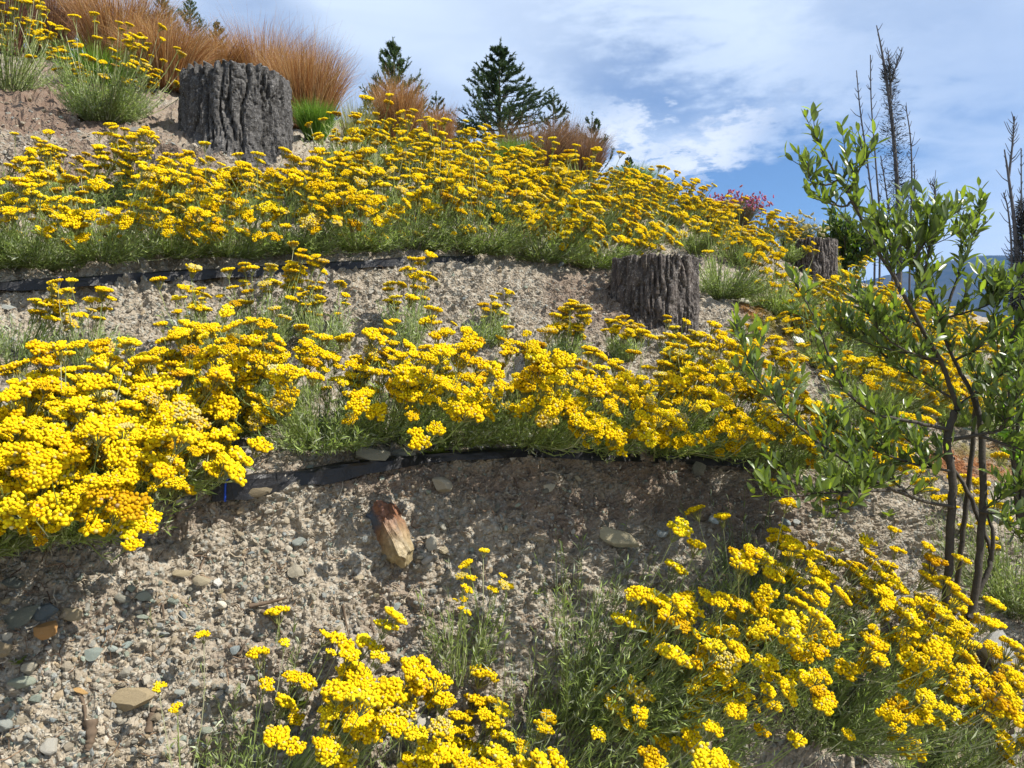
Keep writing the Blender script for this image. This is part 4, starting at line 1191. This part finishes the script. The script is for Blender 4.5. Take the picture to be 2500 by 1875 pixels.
RUST = [(.36, .18, .065), (.28, .12, .042), (.44, .25, .11), (.24, .11, .045), (.52, .36, .20), (.48, .30, .14)]
DUN = [(.24, .14, .085), (.20, .11, .07), (.32, .21, .13), (.15, .09, .06)]
BRN = [(.16, .075, .05), (.22, .11, .07), (.30, .19, .12), (.11, .06, .04)]
LIME = [(.12, .24, .025), (.16, .30, .035), (.09, .19, .02), (.20, .34, .06)]
G_TUS = 'brown tussock grasses along the skyline'
grass_clump(0, 140, -70, 85, 6.2, 'dark brown tussock cut off by the top left corner', 'tussock grass', G_TUS, 'tussock_grass', BRN, 1500, .5)
grass_clump(118, 120, -60, 75, 6.6, 'dark brown tussock second from the left behind the yellow heads', 'tussock grass', G_TUS, 'tussock_grass', BRN, 1500, .4)
grass_clump(300, 230, -40, 120, 6.4, 'tall pale-tipped rust tussock behind the rounded green plant', 'tussock grass', G_TUS, 'tussock_grass', RUST, 2600, .55)
grass_clump(405, 255, 60, 105, 6.0, 'rust tussock touching the left side of the charred stump', 'tussock grass', G_TUS, 'tussock_grass', RUST, 2600, .55)
grass_clump(520, 240, 92, 110, 6.6, 'rust tussock showing just above the left of the charred stump', 'tussock grass', G_TUS, 'tussock_grass', RUST, 2000, .6)
grass_clump(640, 240, 84, 130, 6.8, 'feathery rust tussock above the right of the charred stump', 'tussock grass', G_TUS, 'tussock_grass', RUST, 2200, .5, .25)
grass_clump(748, 330, 112, 98, 6.0, 'upright rust tussock right of the charred stump', 'tussock grass', G_TUS, 'tussock_grass', RUST, 2400, .35, .2)
grass_clump(972, 360, 205, 56, 6.6, 'dense orange-brown tussock in front of the two-topped pine', 'tussock grass', G_TUS, 'tussock_grass', RUST, 2200, .22)
grass_clump(1068, 390, 265, 42, 6.6, 'narrow tan tussock to the right of the dense orange-brown one', 'tussock grass', G_TUS, 'tussock_grass', [(.36, .20, .09), (.42, .26, .14), (.28, .14, .06)], 1300, .25)
grass_clump(1310, 420, 300, 105, 7.2, 'wide drooping dun tussock below the dark spruce', 'tussock grass', G_TUS, 'tussock_grass', DUN, 1100, .9, .15)
grass_clump(1375, 425, 290, 55, 7.4, 'upright dun tussock in the middle of the brown skyline clumps', 'tussock grass', G_TUS, 'tussock_grass', DUN, 1100, .4)
grass_clump(1425, 430, 318, 62, 7.2, 'bushy brown tussock at the right end of the skyline clumps', 'tussock grass', G_TUS, 'tussock_grass', BRN[1:3] + DUN, 1300, .6)
G_LIM = 'bright green grassy clumps'
grass_clump(770, 372, 252, 48, 5.4, 'bright green grassy clump at the right foot of the charred stump', 'grass clump', G_LIM, 'green_clump', LIME, 1500, .4)
grass_clump(235, 230, 128, 85, 5.6, 'bright green grassy clump behind the rounded curry plant', 'grass clump', G_LIM, 'green_clump', LIME, 1300, .3)
grass_clump(1245, 430, 345, 62, 6.8, 'bright green clump below the dark spruce', 'grass clump', G_LIM, 'green_clump', LIME, 1300, .4)
grass_clump(1545, 470, 405, 50, 7.6, 'bright green clump below the low pine on the skyline', 'grass clump', G_LIM, 'green_clump', LIME, 1100, .4)
grass_clump(1610, 500, 445, 45, 8.0, 'dull green clump on the skyline left of the pink-flowered bush', 'grass clump', G_LIM, 'green_clump', [(.10, .17, .05), (.13, .20, .06)], 900, .4)
grass_clump(868, 330, 240, 50, 6.2, 'thin yellow-green grass behind the grey curry plant', 'grass clump', None, 'pale_grass', [(.30, .32, .09), (.36, .34, .14)], 350, .35, .3)
grass_clump(1700, 545, 478, 28, 8.4, 'small dark leafy clump between green clump and pink bush', 'grass clump', None, 'dark_clump', [(.06, .09, .04), (.10, .12, .06)], 500, .5)
grass_clump(1790, 590, 482, 62, 8.6, 'low bush with pink and violet flower spikes on the skyline', 'flowering bush', None, 'pink_bush', [(.09, .12, .06), (.14, .15, .09), (.20, .12, .10)], 1500, .6, flowers=(300, .011, [(.42, .10, .20), (.36, .14, .34), (.50, .20, .17)]))
grass_clump(1945, 620, 532, 48, 8.8, 'small cream-flowered shrub on the skyline left of the small stump', 'flowering bush', None, 'cream_shrub', [(.08, .12, .05), (.12, .13, .06)], 1100, .7, flowers=(130, .013, [(.45, .42, .25), (.50, .44, .15)]))


# ------------------------------------------------------------------ conifers beyond the crest
def conifer(px, top, depth, halfw, label, seed, dense=1.0, upturn=.5, cone=.85, tint=(1, 1, 1), group='conifers beyond the crest', nee=22):
    r = np.random.default_rng(seed)
    b = P(px, 500, depth); g_ = down(b[0], b[1])[0]
    tip = P(px, top, depth); H = tip[2] - g_[2]
    Rb = halfw * 1.2 / F * depth
    crownH = min(H * .92, Rb * 2.7 * cone)
    e = obj('conifer', None, None, g_, label, 'conifer', group)
    tz = np.linspace(0, H, 10); path = np.stack([.02 * H * np.sin(tz * 1.3 + seed) * .2, .0 * tz, tz], 1)
    tv, tf = tubes(path[None], np.linspace(.045 * Rb + .05, .008, 10)[None], 7)
    obj('trunk', make_mesh('trunk', tv, tf, M_TWIG, smooth=True), e)
    br, ln, lev = [], [], []
    nw = int(crownH / (.21 * max(Rb / 1.2, .5)) * dense) + 4
    for w in range(nw):
        q = (w + .25 * r.random()) / nw                    # 0 bottom, 1 top
        z = H - crownH * (1 - q)
        for k in range(int(r.integers(4, 7) * (1.0 if q < .85 else .8))):
            a = r.uniform(0, 6.283); Lb = Rb * (1.02 - q) ** 1.0 * (r.uniform(.72, 1.15) if k < 4 else r.uniform(.3, .8)) + .03 * Rb
            t = np.linspace(0, 1, 6)
            rise = .02 * t + upturn * t ** 2 * .5
            pp = np.stack([np.cos(a) * Lb * t, np.sin(a) * Lb * t, z + Lb * rise], 1)
            br.append(pp); ln.append(Lb); lev.append(q)
        
    br = np.array(br); ln = np.array(ln)
    bv, bf = tubes(br, np.outer(ln * .016 + .004, np.linspace(1, .3, 6)), 3)
    # twigs off the branches
    nt = 7
    ti = r.uniform(.25, 1, (len(br), nt)) * 4.999; ii = ti.astype(int); ff = (ti - ii)[..., None]
    bp = np.take_along_axis(br, ii[..., None], 1) * (1 - ff) + np.take_along_axis(br, ii[..., None] + 1, 1) * ff
    tg = nrm(np.take_along_axis(br, ii[..., None] + 1, 1) - np.take_along_axis(br, ii[..., None], 1))
    td = nrm(tg + r.normal(0, .36, tg.shape) * np.array([1, 1, .4]) + np.array([0, 0, .30 * upturn]))
    tl = (ln[:, None] * r.uniform(.12, .28, (len(br), nt)) + .04 * Rb)[..., None]
    tw = np.stack([bp, bp + td * tl * .5 + np.array([0, 0, .02]), bp + td * tl + np.array([0, 0, 1.0]) * tl * .25 * upturn], 2).reshape(-1, 3, 3)
    leader = np.array([[[0, 0, H - Rb * .25], [0, 0, H - Rb * .05], [0, 0, H + .12 * Rb]]])
    tw = np.concatenate([tw, np.repeat(leader, 3, 0), br[:, [2, 4, 5]]])
    n = len(tw)
    s = r.uniform(0, 1.999, (n, nee)); i2 = s.astype(int); f2 = (s - i2)[..., None]
    np_ = np.take_along_axis(tw, i2[..., None], 1) * (1 - f2) + np.take_along_axis(tw, i2[..., None] + 1, 1) * f2
    tg = nrm(np.take_along_axis(tw, i2[..., None] + 1, 1) - np.take_along_axis(tw, i2[..., None], 1))
    nd = nrm(tg * 1.1 + r.normal(0, .40, tg.shape)).reshape(-1, 3)
    k = n * nee
    nv, nf = needle_tris(np_.reshape(-1, 3), nd, r.uniform(.04, .085, k) * max(Rb / 1.2, .7), np.full(k, .020 * max(Rb / 1.2, .7)))
    c = np.where(r.random((k, 1)) < .3, np.array([.085, .12, .05]), np.array([.040, .068, .030])) * r.uniform(.6, 1.4, (k, 1)) * np.array(tint)
    V = np.concatenate([bv, nv])
    C = np.concatenate([np.tile([.05, .04, .03], (len(bv), 1)), np.repeat(c, 3, 0)])
    obj('crown', make_mesh('crown', V, [bf, nf + len(bv)], M_NEEDLE, C), e, kind='stuff')


conifer(962, 118, 22, 130, 'pine behind the dense orange-brown tussock', 31, 1.3, .9, tint=(1.2, 1.2, 1))
conifer(1066, 236, 24, 66, 'small pine behind the narrow tan tussock', 32, .8, 1.1)
conifer(1222, 124, 24, 135, 'dark cone-shaped spruce, largest on the skyline', 33, 1.8, .45, .60, tint=(.8, .85, .8), nee=34)
conifer(1352, 234, 25, 80, 'slender pine to the right of the dark spruce', 34, .8, 1.2)
conifer(1445, 292, 25, 100, 'broad pine at the right end of the skyline conifers', 35, .9, 1.1, .9)
conifer(1535, 385, 27, 28, 'tiny pine top low on the skyline beside the broad pine', 36, .8, 1.1)
conifer(1128, 300, 26, 34, 'tiny pine top at the left foot of the dark spruce', 37, .8, 1.1)
conifer(905, 235, 26, 40, 'small pine top left of the two-topped pine', 41, .8, 1.1)
conifer(402, -10, 24, 40, 'narrow pine top above the rust grasses, leftmost of three', 38, .8, 1.3, tint=(1.3, 1.3, 1.1))
conifer(470, 5, 25, 40, 'narrow pine top above the rust grasses, middle of three', 39, .8, 1.3, tint=(1.3, 1.3, 1.1))
conifer(536, 60, 26, 26, 'short pine top above the charred stump, rightmost of three', 40, .8, 1.3, tint=(1.3, 1.3, 1.1))
conifer(205, -60, 20, 90, 'dark conifer cut off by the top edge behind the tussocks', 42, 1.2, .8, tint=(.8, .85, .8))


# ------------------------------------------------------------------ bare trees standing far right
def dead_tree(stems, depth, label, seed, fuzz=None, group='bare grey trees on the right'):
    r = np.random.default_rng(seed)
    x0, y0 = stems[0][0][:2]
    b = P(x0, y0, depth); g_ = down(b[0], b[1])[0]
    e = obj('bare_tree', None, None, g_, label, 'bare tree', group)
    for k, st in enumerate(stems):
        pts = np.array([P(a, c, depth + .25 * (k % 3)) for a, c in st]) - g_
        if k == 0 or st[0][1] > 540: pts = np.vstack([[pts[0][0], pts[0][1], 0.0], pts])
        path = resample(pts, 22)
        w0 = .085 if k == 0 else .034
        v, f = tubes(path[None], np.linspace(w0, .014, 22)[None], 5)
        tw, tr = [], []
        for i in range(4, 21):
            for _ in range(2):
                if r.random() < .75:
                    a = r.uniform(0, 6.283); Lt = r.uniform(.08, .42) * (1.0 if i < 16 else .5)
                    d = np.array([math.cos(a) * .8, math.sin(a) * .8, r.uniform(.5, 1.3)]); d /= np.linalg.norm(d)
                    p0 = path[i]; p1 = p0 + d * Lt * .5; p2 = p0 + d * Lt + np.array([0, 0, Lt * .25])
                    tw.append([p0, p1, p2]); tr.append([.014, .011, .006])
        v2, f2 = tubes(np.array(tw), np.array(tr), 3)
        obj('trunk' if k == 0 else 'branch', make_mesh('bare_stem', np.concatenate([v, v2]), np.concatenate([f, f2 + len(v)]), M_DEAD), e)
    if fuzz:
        path = resample(np.array([P(a, c, depth) for a, c, _ in fuzz]) - g_, 60); rad = np.interp(np.linspace(0, 1, 60), np.linspace(0, 1, len(fuzz)), [q[2] / F * depth for q in fuzz])
        n = 5200
        i = (r.random(n) ** 1.7 * 59).astype(int)
        a = r.uniform(0, 6.283, n); q = r.random(n) ** 1.7 * rad[i]
        p = path[i] + np.stack([np.cos(a) * q, np.sin(a) * q, r.normal(0, .1, n)], 1)
        d = nrm(np.stack([np.cos(a), np.sin(a), r.uniform(-.2, 1.2, n)], 1) + r.normal(0, .4, (n, 3)))
        v, f = needle_tris(p, d, r.uniform(.05, .22, n), r.uniform(.007, .014, n))
        obj('crown', make_mesh('dead_twigs', v, f, M_NEEDLE, np.repeat(np.array([[.022, .022, .024]]) * r.uniform(.5, 1.6, (n, 1)), 3, 0)), e, kind='stuff')


dead_tree([[(2196, 640), (2192, 480), (2178, 300), (2160, 170), (2150, 110), (2140, 62)], [(2135, 570), (2118, 400), (2100, 270), (2091, 172)], [(2148, 560), (2138, 400), (2127, 250), (2125, 134)], [(2222, 600), (2226, 430), (2222, 330), (2211, 258)],
           [(2176, 200), (2186, 165), (2202, 122)], [(2175, 240), (2172, 170), (2168, 124)], [(2238, 600), (2234, 480), (2232, 400)], [(2178, 620), (2165, 480), (2150, 380)], [(2272, 520), (2281, 490), (2281, 457), (2268, 448)]],
          22, 'tall bare grey tree with a dark twiggy trunk behind the olive sapling', 51, [(2196, 640, 50), (2196, 520, 46), (2192, 440, 40), (2184, 350, 30), (2178, 280, 24), (2172, 200, 14), (2166, 160, 5)])
dead_tree([[(2485, 700), (2478, 560), (2462, 430), (2452, 365)], [(2463, 430), (2472, 350), (2477, 284)], [(2498, 700), (2494, 520), (2493, 362)], [(2470, 640), (2462, 520), (2450, 470)], [(2515, 700), (2512, 500), (2510, 330)]],
          20, 'pair of bare grey stems at the right edge of the view', 52, [(2490, 760, 26), (2492, 640, 22), (2494, 560, 10), (2494, 500, 4)])


# ------------------------------------------------------------------ olive saplings
def olive_leaf_mesh(seed, bend):
    r = np.random.default_rng(seed)
    s = np.linspace(0, 1, 7); w = .5 * np.sin(np.pi * s ** 1.08) ** .68 * .31; w[0] = .012; w[-1] = .004
    V = []
    for t, q in zip(s, w):
        z = bend * (t ** 2) * .35
        V += [[-q, t, z + q * .35], [0, t, z], [q, t, z + q * .35]]
    V = np.array(V)
    Fq = []
    for i in range(6):
        a = i * 3
        Fq += [[a, a + 1, a + 4, a + 3], [a + 1, a + 2, a + 5, a + 4]]
    g = r.uniform(.85, 1.15)
    C = np.tile(np.array([.082, .115, .042]) * g, (len(V), 1))
    C[1::3] *= 1.25
    return V, np.array(Fq), C


LEAF = [olive_leaf_mesh(i, b) for i, b in enumerate((-.5, -.15, .1, .4, .8, -.9))]
LEAFM = [make_mesh('olive_leaf', v, f, M_OLIVE, c, smooth=True) for v, f, c in LEAF]
YOUNG = [make_mesh('olive_young_leaf', v, f, M_OLIVE, c * np.array([1.7, 1.6, 1.0]), smooth=True) for v, f, c in LEAF[:3]]


def olive(base, limbs, label, seed, depth, leaf_len=.051, singles=300, twig_every=.019):
    r = np.random.default_rng(seed)
    g_, _ = ground(*base)
    e = obj('olive_sapling', None, None, g_, label, 'olive tree')
    tops = []
    leafp, leafd, leafn, young = [], [], [], []
    for k, (kind, w0, w1, leafy0, pts, *te) in enumerate(limbs):
        twe = te[0] if te else twig_every
        c = np.array([P(a, b, depth + dd) for a, b, dd in pts]) - g_
        m = max(10, 5 * len(pts))
        path = resample(c, m)
        path[1:-1] += r.normal(0, .0010, (m - 2, 3))
        wd = np.linspace(w0, w1, m) * (1.0 if kind == 'trunk' else .75)
        V, Fq = tubes(path[None], wd[None], 8); parts = [(V, Fq)]
        L = np.linalg.norm(np.diff(path, axis=0), axis=1).sum()
        # side twigs then leaves on everything thin
        shoots = []
        if leafy0 < 1:
            shoots.append(path[int(leafy0 * (m - 1)):])
            nt = int(L * (1 - leafy0 * .6) / twe)
            for _ in range(nt):
                t = r.uniform(max(.12, leafy0 * .6), .97) * (m - 1.001); i = int(t); p0 = path[i] + (path[i + 1] - path[i]) * (t - i)
                tg = nrm(path[i + 1] - path[i])
                d = nrm(tg * .55 + np.array([r.normal(0, .75), r.normal(0, .55), r.uniform(.15, .95)]))
                Lt = r.uniform(.05, .17) * (1.15 - .7 * t / m)
                q = np.linspace(0, 1, 6)[:, None]
                tp = p0 + d * Lt * q + np.array([0, 0, .22]) * Lt * q ** 2 + r.normal(0, .03, 3) * Lt * np.sin(q * 3)
                shoots.append(tp)
                parts.append(tubes(tp[None], np.linspace(.0016, .0008, 6)[None], 4))
        off = 0; Vs = []; Fs = []
        for v, f in parts: Vs.append(v); Fs.append(f + off); off += len(v)
        obj(kind, make_mesh('olive_' + kind, np.concatenate(Vs), np.concatenate(Fs), M_OBARK, smooth=True), e)
        for sh in shoots:
            ls = np.linalg.norm(np.diff(sh, axis=0), axis=1); tot = ls.sum()
            n = max(2, int(tot / .024)); cum = np.concatenate([[0], np.cumsum(ls)])
            spin = r.uniform(0, 3.14)
            for j in range(n + 1):
                s = (j + .45) / (n + .6) * tot
                i = min(np.searchsorted(cum, s) - 1, len(ls) - 1); i = max(i, 0)
                p = sh[i] + (sh[i + 1] - sh[i]) * min((s - cum[i]) / ls[i], 1)
                tg = nrm(sh[i + 1] - sh[i])
                spin += 1.57 + r.normal(0, .2)
                a = nrm(np.cross(tg, [0.13, .21, 1.0])); b = np.cross(tg, a)
                sd = a * math.cos(spin) + b * math.sin(spin)
                pair = (1, -1) if j < n else (1, -1)
                for sg in pair:
                    if r.random() < .10: continue
                    d = nrm(tg * .60 + sd * sg * .75 + np.array([0, 0, .55]) + r.normal(0, .18, 3))
                    leafp.append(p); leafd.append(d); leafn.append(nrm(sd * sg * -1.0 + tg * .6 + r.normal(0, .35, 3) + np.array([0, 0, .2])))
                    young.append(s / tot > .72 and r.random() < .7)
    leafp = np.array(leafp); leafd = np.array(leafd); leafn = np.array(leafn); young = np.array(young)
    n = len(leafp)
    Ls = leaf_len * r.uniform(.55, 1.15, n) * np.where(young, .82, 1)
    y = leafd; x = nrm(np.cross(y, leafn)); z = np.cross(x, y)
    Rm = np.stack([x, y, z], 2)
    qx, qy, qd = Q(leafp + g_)
    inside = (qx > 0) & (qx < 2500) & (qy > 0) & (qy < 1875)
    size = np.where(inside, Ls / qd, 0)
    # the ones that show largest: broad side turned to the viewer, in front
    facing = np.abs(z @ FWD) + .15
    order = np.argsort(-(size * facing))
    single = np.zeros(n, bool); single[order[:singles]] = True; single &= inside
    for i in np.nonzero(single)[0]:
        me = YOUNG[r.integers(3)] if young[i] else LEAFM[r.integers(6)]
        o = bpy.data.objects.new('leaf', me); COL.objects.link(o); o.parent = e
        o.matrix_local = Matrix.Translation(Vector(leafp[i])) @ Matrix([list(q) for q in Rm[i]]).to_4x4() @ Matrix.Scale(Ls[i], 4)
    Vs, Fs, Cs, off = [], [], [], 0
    rest = ~single
    for v in range(6):
        k = np.nonzero(rest & (r.integers(0, 6, n) == v) if False else rest)[0][v::6]
        if not len(k): continue
        tv, tf, tcx = LEAF[v]
        V, Fa = scatter(tv, tf, Rm[k], Ls[k], leafp[k])
        mul = np.where(young[k][:, None], np.array([1.7, 1.6, 1.0]), 1.0) * r.uniform(.75, 1.25, (len(k), 1))
        Cs.append((tcx[None] * mul[:, None]).reshape(-1, 3)); Vs.append(V); Fs.append(Fa + off); off += len(V)
    obj('foliage', make_mesh('olive_foliage', np.concatenate(Vs), np.concatenate(Fs), M_OLIVE, np.concatenate(Cs), smooth=True), e, kind='stuff')
    print(label, 'leaves', n)


olive((2330, 1500), [
    ('trunk', .0132, .0105, 2, [(2306, 1520, 0), (2318, 1330, .0), (2326, 1180, .01), (2312, 1075, .02), (2330, 1010, .02), (2345, 980, .02)]),
    ('trunk', .0118, .0092, 2, [(2352, 1535, -.03), (2378, 1470, -.03), (2394, 1330, -.02), (2400, 1160, 0), (2392, 1020, .03), (2375, 965, .04)]),
    ('trunk', .0090, .0066, 2, [(2330, 1500, .12), (2345, 1350, .12), (2365, 1180, .12), (2378, 1040, .12), (2384, 960, .10)]),
    ('trunk', .0080, .0060, 2, [(2386, 1450, -.02), (2418, 1372, 0), (2408, 1310, .05), (2350, 1180, .1), (2300, 1110, .15)]),
    ('branch', .0090, .0060, 1.2, [(2420, 1370, 0), (2424, 1300, .0), (2402, 1230, .03)]),
    ('branch', .0105, .0020, .45, [(2338, 1000, .02), (2300, 890, .0), (2250, 800, -.05), (2190, 690, -.1), (2130, 590, -.13), (2080, 490, -.15), (2035, 415, -.15), (2004, 360, -.15), (1990, 318, -.14)], .075),
    ('branch', .0090, .0022, .3, [(2375, 965, .04), (2330, 880, .05), (2290, 780, .05), (2255, 690, .06), (2215, 600, .08), (2190, 530, .1)]),
    ('branch', .0075, .0018, .25, [(2318, 1050, .02), (2230, 1030, -.08), (2140, 1010, -.14), (2070, 960, -.18), (2030, 890, -.2), (2000, 800, -.2), (1970, 740, -.2), (1940, 690, -.2)], .055),
    ('branch', .0070, .0018, .22, [(2330, 1240, .0), (2230, 1215, -.1), (2130, 1170, -.18), (2040, 1110, -.24), (1950, 1040, -.28), (1890, 980, -.3), (1840, 910, -.32), (1812, 840, -.32), (1798, 790, -.32)], .05),
    ('branch', .0060, .0016, .2, [(2200, 1195, -.12), (2100, 1200, -.2), (2000, 1205, -.26), (1900, 1215, -.3), (1840, 1205, -.3)]),
    ('branch', .0085, .0020, .35, [(2312, 1075, .0), (2390, 1062, -.05), (2440, 1050, -.08), (2500, 1010, -.1), (2570, 940, -.12)]),
    ('branch', .0070, .0018, .3, [(2390, 1062, -.05), (2470, 1090, -.1), (2560, 1115, -.15)]),
    ('branch', .0080, .0018, .25, [(2384, 960, .06), (2440, 880, .0), (2480, 800, -.05), (2510, 720, -.08), (2530, 640, -.1)]),
    ('branch', .0070, .0018, .3, [(2300, 790, .05), (2330, 700, .06), (2360, 620, .07), (2382, 560, .08), (2396, 500, .08)]),
    ('branch', .0065, .0016, .2, [(2190, 700, -.1), (2178, 640, -.1), (2170, 580, -.1), (2165, 520, -.1)]),
    ('branch', .0065, .0016, .2, [(2255, 700, .05), (2262, 640, .04), (2275, 580, .03), (2280, 520, .02)]),
    ('branch', .0065, .0016, .15, [(2345, 985, .02), (2270, 940, .1), (2200, 900, .15), (2130, 840, .2), (2080, 780, .22)]),
    ('branch', .0065, .0016, .15, [(2330, 1120, .02), (2260, 1100, .1), (2190, 1060, .15), (2110, 1050, .2)]),
    ('branch', .0060, .0016, .15, [(2395, 1250, -.02), (2440, 1260, -.08), (2480, 1300, -.12), (2510, 1330, -.15)]),
    ('branch', .0055, .0014, .2, [(2080, 490, -.15), (2060, 505, -.16), (2020, 495, -.17), (1985, 485, -.18)]),
    ('branch', .0050, .0014, .2, [(2050, 440, -.15), (2020, 450, -.16), (1990, 448, -.17), (1972, 440, -.18)]),
    ('branch', .0050, .0014, .2, [(2068, 470, -.15), (2090, 430, -.14), (2105, 390, -.13), (2110, 350, -.12)]),
    ('branch', .0050, .0014, .2, [(2230, 640, .0), (2260, 590, 0), (2290, 560, 0), (2330, 520, 0)]),
    ('branch', .0060, .0016, .1, [(2300, 880, 0), (2220, 860, -.06), (2160, 820, -.1), (2120, 760, -.12)]),
    ('branch', .0060, .0016, .1, [(2330, 880, .04), (2400, 840, 0), (2430, 760, -.02), (2440, 690, -.02)]),
    ('branch', .0055, .0016, .1, [(2230, 1220, -.1), (2160, 1160, -.05), (2100, 1140, -.02), (2050, 1080, 0)]),
    ('branch', .0050, .0014, .3, [(2060, 1190, -.2), (2050, 1230, -.22), (2040, 1265, -.23)]),
    ('branch', .0060, .0016, .1, [(2345, 985, .02), (2420, 930, 0), (2500, 885, -.04), (2560, 850, -.06)]),
    ('branch', .0055, .0016, .1, [(2300, 890, .0), (2240, 870, .05), (2180, 855, .08), (2110, 835, .1), (2050, 800, .12)]),
    ('branch', .0055, .0016, .1, [(2250, 800, -.05), (2200, 775, -.02), (2120, 745, 0), (2060, 700, .02)], .03),
    ('branch', .0055, .0016, .1, [(2290, 780, .05), (2350, 765, .02), (2420, 740, 0), (2480, 700, -.02)]),
    ('branch', .0055, .0016, .1, [(2395, 1250, -.02), (2460, 1205, -.04), (2540, 1180, -.06)]),
    ('branch', .0055, .0016, .1, [(2318, 1150, 0), (2240, 1135, -.06), (2150, 1105, -.1), (2070, 1065, -.12), (2000, 1045, -.14)]),
    ('branch', .0055, .0016, .1, [(2440, 1050, -.08), (2470, 1000, -.12), (2490, 940, -.15), (2480, 880, -.16)]),
], 'multi-stemmed olive sapling with glossy green leaves at the right', 61, 2.35)


# glossy shrub beyond the small stump and a leafy one at the right edge
def leafy_shrub(px, py, top, halfw, depth, label, name, seed, pal, n=1500, llen=.075, stems=14):
    r = np.random.default_rng(seed)
    b = P(px, py, depth); g_ = down(b[0], b[1])[0]
    H = P(px, top, depth)[2] - g_[2]; W = halfw / F * depth
    e = obj(name, None, None, g_, label, 'shrub')
    a = r.uniform(0, 6.283, stems); q = np.sqrt(r.random(stems)) * W
    t = np.linspace(0, 1, 8)[None, :, None]
    hh = H * r.uniform(.6, 1.0, stems) * (1 - .35 * (q / W) ** 2)
    end = np.stack([np.cos(a) * q, np.sin(a) * q, hh], 1)
    pts = end[:, None] * np.concatenate([t ** .8, t ** .8, t], 2) + r.normal(0, .03, (stems, 8, 3)) * t * W
    v, f = tubes(pts, np.tile(np.linspace(.014, .004, 8), (stems, 1)), 4)
    obj('stems', make_mesh('shrub_stems', v, f, M_OBARK, smooth=True), e, kind='stuff')
    # side sprigs
    ns = stems * 9
    s = r.integers(0, stems, ns); ti = r.uniform(.25, 1, ns) * 6.999; ii = ti.astype(int)
    p0 = pts[s, ii] + (pts[s, ii + 1] - pts[s, ii]) * (ti - ii)[:, None]
    d = nrm(np.stack([r.normal(0, 1, ns), r.normal(0, 1, ns), r.uniform(.4, 1.6, ns)], 1)); L = W * r.uniform(.2, .45, ns)
    k = r.integers(0, ns, n); u = r.random(n)
    lp = p0[k] + d[k] * (L[k] * u)[:, None]
    ld = nrm(d[k] * .9 + r.normal(0, .6, (n, 3)) + np.array([0, 0, .2]))
    Rm = frames(r.normal(size=(n, 3))); x = nrm(np.cross(ld, r.normal(size=(n, 3)))); Rm = np.stack([x, ld, np.cross(x, ld)], 2)
    V, Fa = scatter(LEAF[1][0], LEAF[1][1], Rm, llen * r.uniform(.6, 1.2, n), lp)
    c = np.array(pal)[r.integers(0, len(pal), n)] * r.uniform(.7, 1.3, (n, 1))
    obj('foliage', make_mesh('shrub_leaves', V, Fa, M_OLIVE, np.repeat(c, len(LEAF[1][0]), 0), smooth=True), e, kind='stuff')


leafy_shrub(2070, 690, 500, 90, 9.5, 'dark green narrow-leaved shrub beyond the small stump', 'leafy_shrub', 71, [(.045, .085, .03), (.07, .12, .035), (.12, .16, .04)], 2600, .11, 18)
leafy_shrub(2500, 860, 690, 60, 3.4, 'light green leafy sapling at the right edge above the flowers', 'leafy_sapling', 72, [(.10, .20, .03), (.14, .26, .04)], 500, .05, 9)
conifer(2500, 520, 30, 46, 'dark feathery tree at the right edge before the blue mountain', 73, 1.0, .6, 1.4, tint=(.6, .7, .8))

# small weeds on the bank
def weed(px, py, label, s=.03, n=7):
    g_, _ = ground(px, py)
    e = obj('weed', None, None, g_, label, 'weed')
    for i in range(n):
        a = i * 2.4 + RNG.uniform(0, .5); d = nrm(np.array([math.cos(a), math.sin(a) - .4, RNG.uniform(.5, 1.1)]))
        x = nrm(np.cross(d, [0.1, .2, 1])); o = bpy.data.objects.new('leaf', YOUNG[i % 3]); COL.objects.link(o); o.parent = e
        R = Matrix((x, d, np.cross(x, d))).transposed().to_4x4()
        o.matrix_local = Matrix.Translation(Vector(d * .004)) @ R @ Matrix.Diagonal((s * 2.2, s * RNG.uniform(.8, 1.2), s, 1))
weed(1062, 1118, 'dark green broad-leaved weed at the lower plastic edging', .055, 6)
weed(45, 1622, 'tiny green weed in the gravel at the left', .018, 8)
weed(725, 1730, 'green clover-like weed among the foreground stems', .03, 9)
weed(2170, 1262, 'pale green seedling below the lowest olive branch', .03, 6)
weed(1312, 1452, 'small round-leaved weed by the upright stems', .018, 8)
weed(1205, 1535, 'small weed on the bank between the upright stems', .016, 7)
weed(410, 405, 'lone green weed on the upper slope below the stump', .05, 7)


# ------------------------------------------------------------------ the valley air
def build_haze():
    m = bpy.data.materials.new('valley_air'); m.use_nodes = True
    t = m.node_tree; t.nodes.clear(); g = NG(t)
    out = g.n('ShaderNodeOutputMaterial'); v = g.n('ShaderNodeVolumePrincipled')
    v.inputs['Color'].default_value = (.20, .45, 1.0, 1); v.inputs['Density'].default_value = .00007
    v.inputs['Anisotropy'].default_value = 0.0
    g.link(v.outputs[0], out.inputs['Volume'])
    x0, x1, y0, y1, z0, z1 = -20000, 26000, -300, 17000, -42, 900
    V = np.array([[x, y, z] for z in (z0, z1) for y in (y0, y1) for x in (x0, x1)], float)
    Fq = np.array([[0, 2, 3, 1], [4, 5, 7, 6], [0, 1, 5, 4], [2, 6, 7, 3], [0, 4, 6, 2], [1, 3, 7, 5]])
    obj('haze', make_mesh('haze', V, Fq, m), kind='stuff')


build_haze()
